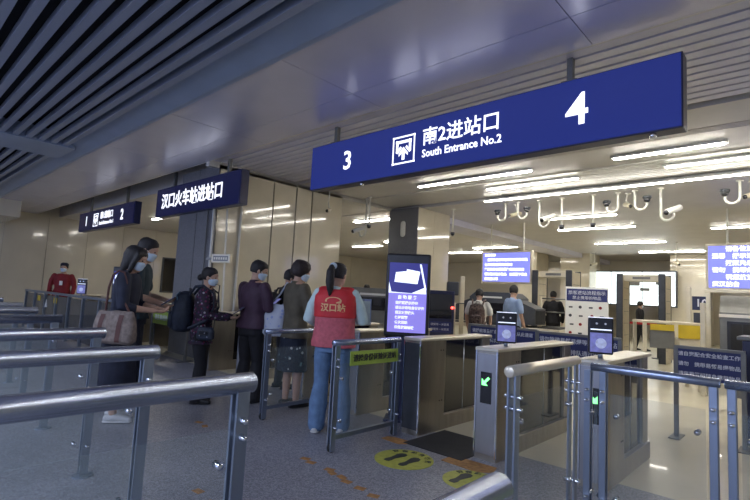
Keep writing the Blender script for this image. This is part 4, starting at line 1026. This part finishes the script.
# tote on the dress woman's shoulder
def tote(label, name, M, off, w, hgt, d, mt, strap_pts, stripes=None, rz=0):
    t = thing(name, label, 'bag', M @ Vector(off), rz)
    b = nb(); rings(b, [(0, 0, 0, w*.42, d*.7), (0, 0, .03, w*.5, d), (0, 0, hgt*.6, w*.48, d*.8), (0, 0, hgt*.95, w*.42, d*.30), (0, 0, hgt, w*.40, d*.2)], 26, 3.2)
    me = remeshed(b, .009, 3, .007, 7, 9); mobj('body', me, mt, t, True)
    if stripes:
        for x in stripes:
            b = nb(); bv = BVHTree.FromPolygons([v.co for v in me.vertices], [p.vertices[:] for p in me.polygons])
            for sg in (-1, 1):
                prev = None
                for k in range(13):
                    z = .02+(hgt-.05)*k/12; q = []
                    for dx in (-.022, .022):
                        hit = bv.ray_cast(Vector((x+dx, sg*1, z)), Vector((0, -sg, 0))); q.append(b.verts.new((x+dx, (hit[0].y if hit[0] else 0)+sg*.003, z)))
                    if prev: b.faces.new((prev[0], prev[1], q[1], q[0]))
                    prev = q
            obj('stripe', b, 'bagstripe', t)
    bpy.context.view_layer.update(); inv = (Matrix.Translation(t.location) @ Matrix.Rotation(rz, 4, 'Z')).inverted()
    for sp in strap_pts:
        sp = [sp[0]]+[inv @ (M @ Vector(q)) for q in sp[1:-1]]+[sp[-1]]
        b = nb(); tube(b, sp, .010, 8); obj('strap', b, 'bagstripe' if stripes else mt, t, True)
    return t
M = cj['M']
tote('grey and brown tote bag with dark stripes under the arm', 'tote_bag', M, (.25, .02, .76), .40, .29, .085, 'bagtan',
     [[(-.12, .02, .27), (.245, -.075, 1.12), (.225, -.075, 1.28), (.205, -.055, 1.40), (.198, -.01, 1.445), (.198, .04, 1.43), (.215, .075, 1.34), (.245, .08, 1.15), (.12, .02, .27)]], stripes=(-.10, .08), rz=R(-36+72))
M = lj['M']
t = thing('crossbody_bag', 'small black bag with white specks hung at the hip of the floral-top woman', 'bag', M @ Vector((.215, .10, .80)), R(-40+70))
b = nb(); rings(b, [(0, 0, 0, .07, .03), (0, 0, .02, .10, .045), (0, 0, .10, .10, .045), (0, 0, .14, .08, .025)], 20, 3); mobj('body', remeshed(b, .007, 2), 'packnavy', t, True)
b = nb(); bb(b, -.05, .05, -.052, -.044, .06, .10, .002); obj('flap', b, 'black', t)
for x, z in ((-.04, .05), (.02, .08), (.05, .04)):
    b = nb(); ball(b, (x, -.05, z), .009, 8); obj('charm', b, 'chrome', t, True)
b = nb(); tube(b, [(-.09, 0, .12), (-.10, .06, .40), (-.06, .15, .62), (.03, .16, .60), (.09, 0, .12)], .006, 6); obj('strap', b, 'black', t, True)
M = oj['M']
tote('white printed carrier bag hanging behind the olive jacket', 'carrier_bag', M, (-.21, -.16, .80), .30, .36, .10, 'bagwhite',
     [[(-.09, 0, .33), (-.215, -.10, 1.30), (-.19, -.03, 1.445), (-.19, .05, 1.41), (-.25, .03, 1.28), (.09, 0, .33)]], rz=R(20))
for o in list(bpy.data.objects):
    if '_k' in o.keys(): del o['_k']

bpy.data.scenes.remove(WS)
